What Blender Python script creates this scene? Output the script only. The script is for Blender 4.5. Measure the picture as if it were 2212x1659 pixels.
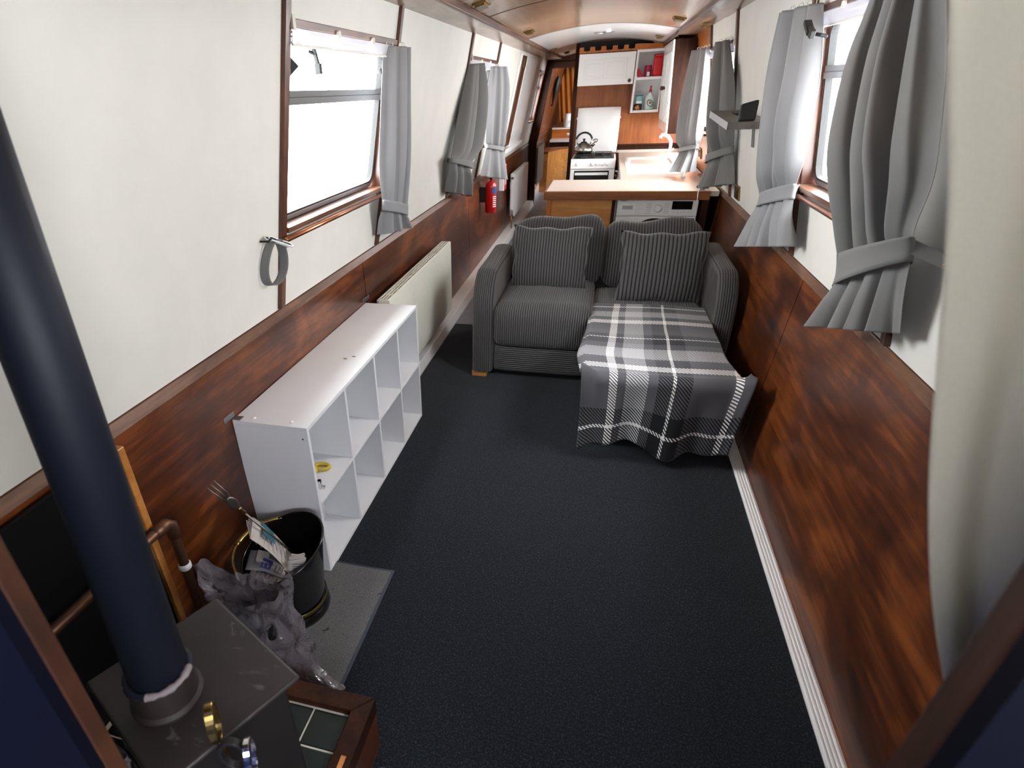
import bpy, bmesh, math, random
from mathutils import Vector, Matrix, noise as mnoise
random.seed(7)
for o in list(bpy.data.objects): bpy.data.objects.remove(o)
SC = bpy.context.scene
COL = SC.collection
PI = math.pi

# ------------------------------------------------------------------ camera, sky, exposure
W, H = 2212.0, 1659.0
F, CX, CY = 1229.63, 918.82, 934.75
PITCH, YAW, ROLL, CAMZ = .5359, -.3002, -.0489, 1.6084
def cam_matrix():
    R0 = Matrix(((1,0,0),(0,0,-1),(0,1,0)))
    c,s = math.cos(YAW), math.sin(YAW); Ry = Matrix(((c,0,-s),(0,1,0),(s,0,c)))
    c,s = math.cos(PITCH), math.sin(PITCH); Rp = Matrix(((1,0,0),(0,c,-s),(0,s,c)))
    c,s = math.cos(ROLL), math.sin(ROLL); Rr = Matrix(((c,-s,0),(s,c,0),(0,0,1)))
    R = Rr @ Rp @ Ry @ R0                     # world -> camera (x right, y down, z forward)
    B = Matrix(((1,0,0),(0,-1,0),(0,0,-1))) @ R
    return B.transposed().to_4x4()
cd = bpy.data.cameras.new('camera'); cam = bpy.data.objects.new('camera', cd); COL.objects.link(cam)
cam.matrix_world = Matrix.Translation((0,0,CAMZ)) @ cam_matrix()
cd.sensor_width = 36; cd.sensor_fit = 'HORIZONTAL'; cd.lens = F*36/W
cd.shift_x = (W/2-CX)/W; cd.shift_y = (CY-H/2)/W
cd.clip_start = .02; cd.clip_end = 100
cd.dof.use_dof = True; cd.dof.focus_distance = 2.6; cd.dof.aperture_fstop = 5.0
SC.camera = cam
SC.view_settings.view_transform = 'Standard'; SC.view_settings.look = 'None'
SC.view_settings.gamma = 1; SC.view_settings.use_curve_mapping = False
SC.view_settings.exposure = 1.5
wd = bpy.data.worlds.new('sky'); SC.world = wd; wd.use_nodes = True
bg = wd.node_tree.nodes['Background']; bg.inputs[0].default_value = (.96,.98,1,1); bg.inputs[1].default_value = 12.0
def portal(name, loc, rot, sx, sy):
    l = bpy.data.lights.new(name,'AREA'); l.shape='RECTANGLE'; l.size=sx; l.size_y=sy
    l.cycles.is_portal = True
    o = bpy.data.objects.new(name,l); COL.objects.link(o); o.location=loc; o.rotation_euler=rot

# ------------------------------------------------------------------ hull section
def XL(z): return -1.165 + .208*(z-.911)      # white lining, left
def XR(z): return .865 - .165*(z-.907)        # white lining, right
def XLP(z): return -1.15 - .015*z/.9          # timber lining below the ledge, left
def XRP(z): return .795 + .07*z/.907          # right
ZL, ZR = .911, .907
def zc(x): return 2.052 - .19*(x+.135)**2     # cambered ceiling
WIN = {'L':[(1.945,2.985),(4.62,5.70),(9.2,9.75)], 'R':[(1.92,2.965),(4.68,5.76),(5.98,6.66),(11.2,12.4)]}  # last two right openings are unseen, added to light galley and far cabin
WZ0, WZ1 = 1.205, 1.80
for i,(a,b) in enumerate(WIN['L']): portal('portal_l%d'%i,(-1.2,(a+b)/2,1.5),(0,math.radians(-90),0),.62,b-a)
for i,(a,b) in enumerate(WIN['R']): portal('portal_r%d'%i,(.92,(a+b)/2,1.5),(0,math.radians(90),0),.62,b-a)
portal('portal_low',(.92,7.3,1.07),(0,math.radians(90),0),.2,1.2)  # samples the sky through the added strip opening
portal('portal_bow',(-.14,.2,1.0),(math.radians(90),0,0),.7,1.6)

# ------------------------------------------------------------------ materials
def lin(c):
    r=[]
    for v in c:
        v/=255.0; r.append(v/12.92 if v<=.04045 else ((v+.055)/1.055)**2.4)
    return tuple(r)+(1,)
MATS={}
def newmat(name):
    m=bpy.data.materials.new(name); m.use_nodes=True; nt=m.node_tree
    b=nt.nodes['Principled BSDF']; MATS[name]=m; return m,nt,b
def nd(nt,t,**k):
    n=nt.nodes.new(t)
    for a,v in k.items(): setattr(n,a,v)
    return n
def coords(nt,kind='Object',scale=(1,1,1),rot=(0,0,0)):
    tc=nd(nt,'ShaderNodeTexCoord'); mp=nd(nt,'ShaderNodeMapping')
    mp.inputs['Scale'].default_value=scale; mp.inputs['Rotation'].default_value=rot
    nt.links.new(tc.outputs[kind],mp.inputs[0]); return mp.outputs[0]
def noise(nt,vec,scale,detail=3,rough=.55,dist=0):
    n=nd(nt,'ShaderNodeTexNoise'); n.inputs['Scale'].default_value=scale; n.inputs['Detail'].default_value=detail
    n.inputs['Roughness'].default_value=rough; n.inputs['Distortion'].default_value=dist
    nt.links.new(vec,n.inputs['Vector']); return n.outputs['Fac']
def ramp(nt,fac,stops,interp='LINEAR'):
    r=nd(nt,'ShaderNodeValToRGB'); r.color_ramp.interpolation=interp
    e=r.color_ramp.elements
    while len(e)<len(stops): e.new(.5)
    for i,(p,c) in enumerate(stops):
        e[i].position=p; e[i].color=c if len(c)==4 else tuple(c)+(1,)
    nt.links.new(fac,r.inputs[0]); return r.outputs[0]
def math_(nt,op,a,b=None,c=None):
    n=nd(nt,'ShaderNodeMath',operation=op)
    for i,v in enumerate((a,b,c)):
        if v is None: continue
        if isinstance(v,(int,float)): n.inputs[i].default_value=v
        else: nt.links.new(v,n.inputs[i])
    return n.outputs[0]
def mixc(nt,fac,a,b):
    n=nd(nt,'ShaderNodeMix',data_type='RGBA')
    for i,v in ((0,fac),(6,a),(7,b)):
        if isinstance(v,(int,float)): n.inputs[i].default_value=v
        elif isinstance(v,tuple): n.inputs[i].default_value=v
        else: nt.links.new(v,n.inputs[i])
    return n.outputs[2]
def bump(nt,b,h,strength=.2,dist=.002):
    n=nd(nt,'ShaderNodeBump'); n.inputs['Strength'].default_value=strength; n.inputs['Distance'].default_value=dist
    nt.links.new(h,n.inputs['Height']); nt.links.new(n.outputs[0],b.inputs['Normal']); return n
def plain(name,rgb,rough=.5,metal=0,coat=0,var=.0,bscale=0,bstr=.1,spec=None,vscale=6):
    m,nt,b=newmat(name); c=lin(rgb)
    b.inputs['Roughness'].default_value=rough; b.inputs['Metallic'].default_value=metal
    b.inputs['Coat Weight'].default_value=coat
    if spec is not None: b.inputs['Specular IOR Level'].default_value=spec
    v=coords(nt)
    if var:
        f=noise(nt,v,vscale,4)
        nt.links.new(ramp(nt,f,[(.3,tuple(x*(1-var) for x in c[:3])),(.7,tuple(min(1,x*(1+var*.5)) for x in c[:3]))]),b.inputs['Base Color'])
    else: b.inputs['Base Color'].default_value=c
    if bscale: bump(nt,b,noise(nt,v,bscale,3),bstr)
    return m
def wood(name,dark,mid,light,axis='Y',rough=.35,coat=.3,scale=1.0,blotch=.55,fine=.5):
    m,nt,b=newmat(name)
    sc={'X':(1.2,16,16),'Y':(16,1.2,16),'Z':(16,16,1.2)}[axis]
    v=coords(nt,scale=tuple(s*scale for s in sc)); v2=coords(nt,scale=tuple((1 if s>2 else .45)*scale for s in sc))
    g=noise(nt,v,2.2,6,.62,.6); bl=noise(nt,v2,4.0,4,.6,.8)
    v3=coords(nt,scale=tuple((140 if s>2 else 6)*scale for s in sc)); fn=noise(nt,v3,1.0,2)
    f=math_(nt,'ADD',math_(nt,'MULTIPLY',g,1-blotch),math_(nt,'MULTIPLY',bl,blotch))
    f=math_(nt,'ADD',math_(nt,'MULTIPLY',math_(nt,'SUBTRACT',fn,.5),.16*fine),f)
    nt.links.new(ramp(nt,f,[(.33,lin(dark)),(.5,lin(mid)),(.66,lin(light))]),b.inputs['Base Color'])
    b.inputs['Roughness'].default_value=rough; b.inputs['Coat Weight'].default_value=coat; b.inputs['Coat Roughness'].default_value=.18
    bump(nt,b,g,.06,.001)
    return m
def corduroy(name,axis,pitch=.0135,kind='Object',tone=.68):
    m,nt,b=newmat(name)
    v=coords(nt,kind); sp=nd(nt,'ShaderNodeSeparateXYZ'); nt.links.new(v,sp.inputs[0])
    wob=noise(nt,v,9,2)
    x=math_(nt,'ADD',sp.outputs[axis],math_(nt,'MULTIPLY',wob,.006))
    s=math_(nt,'SINE',math_(nt,'MULTIPLY',x,2*PI/pitch))
    h=math_(nt,'POWER',math_(nt,'ADD',math_(nt,'MULTIPLY',s,.5),.5),.6)
    fz=noise(nt,v,220,2); pat=noise(nt,v,5,3)
    base=ramp(nt,h,[(.12,tuple(a*tone for a in lin((20,20,21))[:3])),(.75,tuple(a*tone for a in lin((112,111,112))[:3]))])
    col=mixc(nt,math_(nt,'MULTIPLY',pat,.55),base,tuple(a*.55*tone for a in lin((104,102,103))[:3])+(1,))
    nt.links.new(col,b.inputs['Base Color'])
    b.inputs['Roughness'].default_value=.9; b.inputs['Sheen Weight'].default_value=.3; b.inputs['Sheen Roughness'].default_value=.4
    b.inputs['Specular IOR Level'].default_value=.15
    hh=math_(nt,'ADD',h,math_(nt,'MULTIPLY',fz,.25)); bump(nt,b,hh,.9,.004)
    return m
def cloth(name,rgb,trans=.35,weave=900):
    m,nt,b=newmat(name); c=lin(rgb)
    v=coords(nt); f=noise(nt,v,3,3); fw=noise(nt,v,weave,1)
    col=ramp(nt,math_(nt,'ADD',math_(nt,'MULTIPLY',f,.6),math_(nt,'MULTIPLY',fw,.4)),[(.3,tuple(x*.85 for x in c[:3])),(.7,tuple(min(1,x*1.08) for x in c[:3]))])
    nt.links.new(col,b.inputs['Base Color']); b.inputs['Roughness'].default_value=.85
    b.inputs['Sheen Weight'].default_value=.1; b.inputs['Specular IOR Level'].default_value=.2
    tr=nd(nt,'ShaderNodeBsdfTranslucent'); nt.links.new(col,tr.inputs[0])
    mx=nd(nt,'ShaderNodeMixShader'); mx.inputs[0].default_value=trans
    out=nt.nodes['Material Output']
    nt.links.new(b.outputs[0],mx.inputs[1]); nt.links.new(tr.outputs[0],mx.inputs[2]); nt.links.new(mx.outputs[0],out.inputs[0])
    return m
def thin(name,tint,gloss=.08,rough=.03,opaque=None,oprgb=(200,200,200),crinkle=False):
    """thin clear sheet: see-through with a glossy film, optional milky share"""
    m,nt,b=newmat(name); out=nt.nodes['Material Output']
    tr=nd(nt,'ShaderNodeBsdfTransparent'); tr.inputs[0].default_value=lin(tint)
    gl=nd(nt,'ShaderNodeBsdfGlossy'); gl.inputs['Roughness'].default_value=rough
    fr=nd(nt,'ShaderNodeLayerWeight'); fr.inputs[0].default_value=.5
    fz=math_(nt,'ADD',math_(nt,'MULTIPLY',math_(nt,'POWER',fr.outputs['Facing'],5.0),.9),.05)
    mx=nd(nt,'ShaderNodeMixShader'); nt.links.new(fz,mx.inputs[0])
    nt.links.new(tr.outputs[0],mx.inputs[1]); nt.links.new(gl.outputs[0],mx.inputs[2])
    last=mx
    if crinkle:
        v=coords(nt); r_=math_(nt,'ABSOLUTE',math_(nt,'SUBTRACT',noise(nt,v,26,4,.6,1.2),.5))
        bn=bump(nt,b,r_,.9,.012); nt.links.new(bn.outputs[0],gl.inputs['Normal']); nt.links.new(bn.outputs[0],fr.inputs['Normal'])
    if opaque:
        b.inputs['Base Color'].default_value=lin(oprgb); b.inputs['Roughness'].default_value=.25
        m2=nd(nt,'ShaderNodeMixShader'); m2.inputs[0].default_value=opaque
        nt.links.new(mx.outputs[0],m2.inputs[1]); nt.links.new(b.outputs[0],m2.inputs[2]); last=m2
    nt.links.new(last.outputs[0],out.inputs[0]); return m

M={}
M['wall']=plain('cream_lining',(229,226,218),.55,var=.04,bscale=60,bstr=.06)
M['white']=plain('white_paint',(240,240,240),.35,var=.02)
M['whitegloss']=plain('white_gloss',(240,239,238),.18,var=.01)
M['shelfwhite']=plain('white_melamine',(228,229,232),.4,var=.02)
M['mahog']=wood('mahogany_panel',(30,11,5),(80,37,14),(136,74,32),'Y',.34,.22,1.0,.62)
M['mahogz']=wood('mahogany_upright',(40,18,8),(78,38,17),(116,64,30),'Z',.38,.25)
M['mahogx']=wood('mahogany_crosswise',(70,30,12),(122,62,28),(160,92,48),'X',.38,.25)
M['trim']=wood('dark_trim',(48,24,14),(84,46,28),(116,70,44),'Y',.4,.2)
M['trimz']=wood('dark_trim_upright',(48,24,14),(86,46,26),(118,70,42),'Z',.4,.2)
M['ceil']=wood('ceiling_veneer',(160,124,98),(192,156,126),(216,184,156),'X',.22,.6,.8,.45)
M['cove']=wood('cove_board',(104,78,62),(140,110,90),(166,136,114),'Y',.3,.35,.8)
M['oak']=wood('honey_oak',(150,92,40),(190,126,62),(214,156,90),'X',.4,.2,.7)
M['edgewood']=wood('worktop_edge',(104,58,28),(142,84,44),(172,112,66),'X',.35,.3,.8)
M['orangewood']=wood('orange_wood',(150,78,24),(188,108,42),(216,142,70),'X',.35,.3,.7)
M['kitchenwood']=wood('kitchen_veneer',(118,60,20),(146,80,31),(172,102,48),'Z',.45,.08,.8)
M['darkwood']=wood('dark_wood',(26,12,7),(46,23,13),(66,36,21),'Z',.55,.0)
M['darkwood'].node_tree.nodes['Principled BSDF'].inputs['Specular IOR Level'].default_value=.12
M['ledge']=wood('ledge_wood',(58,34,22),(96,60,40),(132,92,66),'Y',.38,.3)
M['steel']=plain('brushed_frame',(150,150,153),.42,1.0)
M['chrome']=plain('chrome',(210,210,212),.12,1.0)
M['brass']=plain('brass',(150,128,76),.3,1.0,var=.2)
M['copper']=plain('copper_pipe',(190,128,98),.3,1.0,var=.15)
M['oldcopper']=plain('tarnished_copper',(112,80,62),.45,.8,var=.3)
M['black']=plain('black_plastic',(10,10,11),.55)
M['rubber']=plain('blue_black_rubber',(44,52,66),.6)
M['glass']=thin('window_glass',(250,252,252))
M['film']=thin('clear_tape',(236,236,240),opaque=.55,oprgb=(226,226,232))
M['bag']=thin('bag_film',(168,162,168),rough=.1,opaque=.26,oprgb=(182,172,180),crinkle=True)
M['curtain']=cloth('grey_curtain',(128,127,126),.10)
M['curtainpale']=cloth('pale_grey_curtain',(158,158,160),.16)
M['cream']=cloth('cream_curtain',(216,208,180),.05)
M['cordX']=corduroy('corduroy_upright',0); M['cordZ']=corduroy('corduroy_level',2)
M['cordXd']=corduroy('corduroy_arm',0,.0125,tone=.62); M['cordBig']=corduroy('corduroy_cushion',0,.0175); M['cordWide']=corduroy('corduroy_wide',0,.023)
M['castiron']=plain('stove_iron',(30,25,25),.5,.2,var=.4,bscale=90,bstr=.05)
M['flue']=plain('flue_enamel',(34,36,44),.42,.3,var=.3,vscale=9)
M['navy']=plain('navy_paint',(3,4,17),.5,spec=.2)
M['redgloss']=plain('red_gloss',(190,18,24),.25,coat=.3)
M['red']=plain('red_plastic',(206,24,34),.35)
M['magenta']=plain('magenta_tin',(160,20,66),.3)
M['paper']=plain('newsprint',(196,188,182),.8,var=.1)
M['paperdark']=plain('newsprint_grey',(120,118,124),.8,var=.25)
M['teal']=plain('teal_card',(42,96,112),.6)
M['offwhite']=plain('ivory_plastic',(226,224,212),.4)
M['yellow']=plain('yellow_plastic',(206,178,60),.4)
M['greyshelf']=wood('grey_laminate',(66,60,57),(88,82,78),(110,103,98),'Y',.4,.1)
M['greyedge']=plain('grey_edge',(176,174,178),.5)
M['lino']=plain('grey_lino',(120,122,130),.35,var=.2)
M['greymetal']=plain('grey_radiator',(92,90,90),.4)
M['green']=plain('green_plastic',(30,140,90),.3)
M['clearplastic']=plain('clear_bottle',(214,226,220),.15)
M['mint']=plain('mint_card',(130,184,184),.5)
M['bluelabel']=plain('blue_label',(46,60,120),.5)
M['display']=plain('display_glass',(14,18,14),.08)
M['orangeprint']=plain('orange_print',(220,140,60),.5)
M['grout']=plain('pale_grout',(196,192,178),.8)
M['coal']=plain('coal',(20,18,20),.7,bscale=40,bstr=.6)

M['canvas']=plain('navy_canvas',(52,62,110),.8)  # blue tint cools the light bounced off the added bow cover
M['jamb']=wood('dull_jamb',(24,11,5),(52,26,12),(78,44,22),'Z',.5,.05)
M['amber']=cloth('amber_curtain',(236,166,84),.5)
M['shield']=plain('shield_black',(7,8,10),.35)
M['blackgloss']=plain('black_enamel',(14,14,16),.18,coat=.5)
M['pewter']=plain('dull_iron',(120,114,108),.35,.9,var=.2)
def m_carpet():
    m,nt,b=newmat('carpet_pile'); v=coords(nt)
    f=noise(nt,v,520,2,.7); f2=noise(nt,v,150,2,.6); big=noise(nt,v,1.6,3)
    s=math_(nt,'ADD',math_(nt,'MULTIPLY',f,.6),math_(nt,'MULTIPLY',f2,.4))
    col=ramp(nt,s,[(.38,lin((7,9,13))),(.55,lin((24,29,37))),(.66,lin((88,96,110)))])
    col=mixc(nt,math_(nt,'MULTIPLY',big,.5),col,lin((18,21,28)))
    nt.links.new(col,b.inputs['Base Color']); b.inputs['Roughness'].default_value=.95
    b.inputs['Sheen Weight'].default_value=.1; b.inputs['Specular IOR Level'].default_value=.1
    bump(nt,b,s,.7,.004); return m
M['carpet']=m_carpet()
def m_mat():
    m,nt,b=newmat('mat_pile'); v=coords(nt); f=noise(nt,v,380,2,.7)
    sp=noise(nt,v,28,3,.6)
    col=ramp(nt,f,[(.35,lin((66,66,68))),(.65,lin((122,122,122)))])
    col=mixc(nt,ramp(nt,sp,[(.66,(0,0,0)),(.72,(1,1,1))]),col,lin((46,44,44)))
    nt.links.new(col,b.inputs['Base Color']); b.inputs['Roughness'].default_value=.95; bump(nt,b,f,.6,.003); return m
M['mat']=m_mat()
def m_iron():
    m,nt,b=newmat('stove_plate_iron'); v=coords(nt); f=noise(nt,v,5,4); sc=noise(nt,coords(nt,scale=(9,22,9),rot=(0,0,.5)),1.6,5,.65,1.0)
    base=ramp(nt,f,[(.3,lin((26,21,21))),(.7,lin((46,38,37)))])
    nt.links.new(mixc(nt,ramp(nt,sc,[(.60,(0,0,0)),(.74,(.55,.55,.55))]),base,lin((104,100,106))),b.inputs['Base Color'])
    b.inputs['Roughness'].default_value=.5; b.inputs['Specular IOR Level'].default_value=.4; return m
M['plate']=m_iron()
def m_tile():
    m,nt,b=newmat('green_tile'); v=coords(nt); f=noise(nt,v,12,3)
    nt.links.new(ramp(nt,f,[(.3,lin((5,14,14))),(.7,lin((13,30,28)))]),b.inputs['Base Color'])
    b.inputs['Roughness'].default_value=.22; b.inputs['Specular IOR Level'].default_value=.3; bump(nt,b,f,.1,.002); return m
M['tile']=m_tile(); M['kettle']=plain('kettle_steel',(150,144,136),.24,1.0,var=.15); M['cement']=plain('fire_cement',(122,112,114),.7); M['collar']=plain('rusty_collar',(40,30,28),.6,var=.3); M['alloy']=plain('grey_alloy',(112,112,114),.45,.5)
def m_worktop():
    m,nt,b=newmat('worktop_laminate'); v=coords(nt); f=noise(nt,v,160,3,.7); g=noise(nt,v,3,3)
    c=ramp(nt,f,[(.35,lin((176,160,148))),(.65,lin((214,202,192)))]); nt.links.new(mixc(nt,math_(nt,'MULTIPLY',g,.4),c,lin((196,178,164))),b.inputs['Base Color'])
    b.inputs['Roughness'].default_value=.3; return m
M['worktop']=m_worktop()
def m_fluemat():
    m,nt,b=newmat('flue_rusty'); v=coords(nt); f=noise(nt,v,7,5,.7); g=noise(nt,v,40,4)
    r=ramp(nt,f,[(.60,(0,0,0)),(.72,(1,1,1))])
    nt.links.new(mixc(nt,math_(nt,'MULTIPLY',r,.45),lin((14,18,32)),mixc(nt,g,lin((60,42,34)),lin((96,70,54)))),b.inputs['Base Color'])
    b.inputs['Roughness'].default_value=.6; b.inputs['Specular IOR Level'].default_value=.35; return m
M['flue']=m_fluemat()
def m_plaid():
    m,nt,b=newmat('plaid_fleece')
    tc=nd(nt,'ShaderNodeTexCoord'); sp=nd(nt,'ShaderNodeSeparateXYZ'); nt.links.new(tc.outputs['UV'],sp.inputs[0])
    u,v=sp.outputs[0],sp.outputs[1]
    wh=lin((228,228,226)); lg=lin((178,178,180)); gr=lin((84,84,89)); dk=lin((26,27,31))
    def steps(fac,bands,base):
        st=[(0.0,base)]
        for a,bb,c in bands: st+= [(a,c),(bb,base)]
        return st
    uc=ramp(nt,u,[(0,gr),(.175,wh),(.225,gr),(.275,lg),(.41,gr),(.465,dk),(.553,wh),(.572,dk),(.665,gr),(.905,wh),(.945,gr)],'CONSTANT')
    vc=ramp(nt,v,[(0,gr),(.03,wh),(.04,gr),(.09,lg),(.165,gr),(.205,wh),(.24,gr),(.36,dk),(.40,wh),(.41,dk),(.455,gr),(.50,lg),(.60,gr),(.66,wh),(.695,gr),(.865,dk),(.925,wh),(.935,dk)],'CONSTANT')
    k=math_(nt,'ADD',math_(nt,'MULTIPLY',u,.74/.0165),math_(nt,'MULTIPLY',v,-1.45/.0165))
    ht=math_(nt,'GREATER_THAN',math_(nt,'FRACT',k),.5)
    col=mixc(nt,ht,uc,vc)
    nt.links.new(col,b.inputs['Base Color']); b.inputs['Roughness'].default_value=.95
    b.inputs['Sheen Weight'].default_value=.2; b.inputs['Specular IOR Level'].default_value=.1
    bump(nt,b,noise(nt,coords(nt),300,2),.35,.003); return m
M['plaid']=m_plaid()

# ------------------------------------------------------------------ mesh building
OFF={}
def V(*a): return Vector(a)
class MB:
    def __init__(s): s.v=[]; s.f=[]; s.uv={}
    def add(s,vs,fs,uvs=None):
        n=len(s.v); s.v+=[tuple(x) for x in vs]
        for i,f in enumerate(fs):
            if uvs: s.uv[len(s.f)]=[uvs[j] for j in f]
            s.f.append(tuple(j+n for j in f))
        return s
    def hexa(s,p):   # p: 4 bottom (ccw) then 4 top
        return s.add(p,[(3,2,1,0),(4,5,6,7),(0,1,5,4),(1,2,6,5),(2,3,7,6),(3,0,4,7)])
    def box(s,x0,x1,y0,y1,z0,z1):
        return s.hexa([(x0,y0,z0),(x1,y0,z0),(x1,y1,z0),(x0,y1,z0),(x0,y0,z1),(x1,y0,z1),(x1,y1,z1),(x0,y1,z1)])
    def obox(s,c,ax,ay,az,hx,hy,hz):
        c=Vector(c); ax,ay,az=Vector(ax)*hx,Vector(ay)*hy,Vector(az)*hz
        return s.hexa([c-ax-ay-az,c+ax-ay-az,c+ax+ay-az,c-ax+ay-az,c-ax-ay+az,c+ax-ay+az,c+ax+ay+az,c-ax+ay+az])
    def rail(s,p,q,w,h,up=(0,0,1)):
        p,q=Vector(p),Vector(q); d=(q-p); L=d.length; d.normalize(); a=d.cross(Vector(up)).normalized(); b=a.cross(d)
        return s.obox((p+q)/2,d,a,b,L/2,w/2,h/2)
    def tube(s,pts,r,n=10,caps=True,closed=False):
        pts=[Vector(p) for p in pts]; N=len(pts); rs=r if isinstance(r,(list,tuple)) else [r]*N
        vs=[]; t0=None; nrm=None
        for i,p in enumerate(pts):
            if closed: t=(pts[(i+1)%N]-pts[i-1]).normalized()
            else: t=(pts[min(i+1,N-1)]-pts[max(i-1,0)]).normalized()
            if nrm is None:
                nrm=t.orthogonal().normalized()
            else:
                nrm=(nrm-t*nrm.dot(t)); nrm=nrm.normalized() if nrm.length>1e-6 else t.orthogonal().normalized()
            b=t.cross(nrm)
            for k in range(n):
                a=2*PI*k/n; vs.append(p+(nrm*math.cos(a)+b*math.sin(a))*rs[i])
        fs=[]
        for i in range(N if closed else N-1):
            j=(i+1)%N
            for k in range(n):
                l=(k+1)%n; fs.append((i*n+k,i*n+l,j*n+l,j*n+k))
        if caps and not closed: fs+= [tuple(reversed(range(n))),tuple(range((N-1)*n,N*n))]
        return s.add(vs,fs)
    def lathe(s,c,prof,n=32,ax=(0,0,1),cap0=True,cap1=True,sx=1,sy=1):
        c=Vector(c); az=Vector(ax).normalized(); axx=az.orthogonal().normalized() if abs(az.z)<.999 else Vector((1,0,0)); ay=az.cross(axx)
        vs=[]
        for r,z in prof:
            for k in range(n):
                a=2*PI*k/n; vs.append(c+axx*(math.cos(a)*r*sx)+ay*(math.sin(a)*r*sy)+az*z)
        fs=[]
        for i in range(len(prof)-1):
            for k in range(n):
                l=(k+1)%n; fs.append((i*n+k,i*n+l,(i+1)*n+l,(i+1)*n+k))
        if cap0: fs.append(tuple(reversed(range(n))))
        if cap1: fs.append(tuple(range((len(prof)-1)*n,len(prof)*n)))
        return s.add(vs,fs)
    def prism(s,poly,ext):
        n=len(poly); e=Vector(ext); vs=[Vector(p) for p in poly]+[Vector(p)+e for p in poly]
        return s.add(vs,[tuple(reversed(range(n))),tuple(range(n,2*n))]+[(i,(i+1)%n,n+(i+1)%n,n+i) for i in range(n)])
    def grid(s,fn,nu,nv,closeu=False):
        vs=[];uv=[]
        cu=nu if closeu else nu+1
        for j in range(nv+1):
            for i in range(cu):
                u,v=i/nu,j/nv; vs.append(fn(u,v)); uv.append((u,v))
        fs=[]
        for j in range(nv):
            for i in range(nu):
                k=(i+1)%cu; fs.append((j*cu+i,j*cu+k,(j+1)*cu+k,(j+1)*cu+i))
        return s.add(vs,fs,uv)
    def rbox(s,x0,x1,y0,y1,z0,z1,r,n=8,puff=(0,0,0),fn=None):
        """rounded box with optional pillow bulge"""
        c=Vector(((x0+x1)/2,(y0+y1)/2,(z0+z1)/2)); h=Vector(((x1-x0)/2,(y1-y0)/2,(z1-z0)/2)); r=min(r,h.x,h.y,h.z)
        bm=bmesh.new(); bmesh.ops.create_cube(bm,size=2); bmesh.ops.subdivide_edges(bm,edges=bm.edges[:],cuts=n,use_grid_fill=True)
        vs=[]; bm.verts.index_update()
        for v in bm.verts:
            q=Vector((v.co.x*h.x,v.co.y*h.y,v.co.z*h.z))
            # push sample points towards the rims so the rounding keeps resolution
            inn=Vector([max(-(h[i]-r),min(h[i]-r,q[i])) for i in range(3)])
            d=q-inn
            if d.length>1e-9: q=inn+d.normalized()*r
            u=[q[i]/h[i] for i in range(3)]
            for i in range(3):
                j,k=(i+1)%3,(i+2)%3
                q[i]+=puff[i]*u[i]*(1-u[j]**2)*(1-u[k]**2)
            p=c+q
            if fn: p=Vector(fn(p,u))
            vs.append(p)
        fs=[tuple(v.index for v in f.verts) for f in bm.faces]; bm.free()
        return s.add(vs,fs)
    def mesh(s,name,mats,off,smooth=False):
        me=bpy.data.meshes.new(name); me.from_pydata([tuple(Vector(v)-off) for v in s.v],[],s.f)
        if s.uv:
            ul=me.uv_layers.new(name='UVMap')
            for p in me.polygons:
                if p.index in s.uv:
                    for k,li in enumerate(p.loop_indices): ul.data[li].uv=s.uv[p.index][k]
        for m in (mats if isinstance(mats,(list,tuple)) else [mats]): me.materials.append(M[m] if isinstance(m,str) else m)
        if smooth:
            for p in me.polygons: p.use_smooth=True
        me.update(); return me
    def build(s,name,mat,parent=None,smooth=False,bevel=0,seg=2,sub=0,solid=0,label=None,origin=None,kind=None,fix=False):
        if parent is not None: off=OFF[parent.name]
        elif origin is not None: off=Vector(origin)
        else:
            xs=[v[0] for v in s.v]; ys=[v[1] for v in s.v]; zs=[v[2] for v in s.v]
            off=Vector(((min(xs)+max(xs))/2,(min(ys)+max(ys))/2,min(zs)))
        me=s.mesh(name,mat,off,smooth)
        if fix or bevel:
            bm=bmesh.new(); bm.from_mesh(me); bmesh.ops.recalc_face_normals(bm,faces=bm.faces[:]); bm.to_mesh(me); bm.free()
        o=bpy.data.objects.new(name,me); COL.objects.link(o)
        if parent is not None: o.parent=parent
        else: o.location=off
        OFF[o.name]=off
        if solid:
            md=o.modifiers.new('solid','SOLIDIFY'); md.thickness=solid; md.offset=0
        if bevel:
            md=o.modifiers.new('bevel','BEVEL'); md.width=bevel; md.segments=seg; md.limit_method='ANGLE'; md.angle_limit=math.radians(40)
        if sub:
            md=o.modifiers.new('sub','SUBSURF'); md.levels=sub; md.render_levels=sub
        if label: o['label']=label
        if kind: o['kind']=kind
        return o
def tag(o,label=None,cat=None,group=None,kind=None):
    if label: o['label']=label
    if cat: o['category']=cat
    if group: o['group']=group
    if kind: o['kind']=kind
    return o
def thing(name,label,cat,loc,group=None,kind=None):
    o=bpy.data.objects.new(name,None); COL.objects.link(o); o.location=loc; o.empty_display_size=.05
    OFF[o.name]=Vector(loc); return tag(o,label,cat,group,kind)
def copy_thing(r,delta,label=None):
    c=r.copy(); COL.objects.link(c); c.location=Vector(r.location)+Vector(delta); OFF[c.name]=OFF[r.name]+Vector(delta)
    for ch in list(r.children):
        d=ch.copy(); COL.objects.link(d); d.parent=c; OFF[d.name]=OFF[c.name]
        for g in list(ch.children):
            e=g.copy(); COL.objects.link(e); e.parent=d; OFF[e.name]=OFF[c.name]
    if label: c['label']=label
    return c
def arc(c,r,a0,a1,n,ux=(1,0,0),uy=(0,0,1)):
    c=Vector(c); ux=Vector(ux); uy=Vector(uy)
    return [c+ux*(r*math.cos(a0+(a1-a0)*i/n))+uy*(r*math.sin(a0+(a1-a0)*i/n)) for i in range(n+1)]
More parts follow.
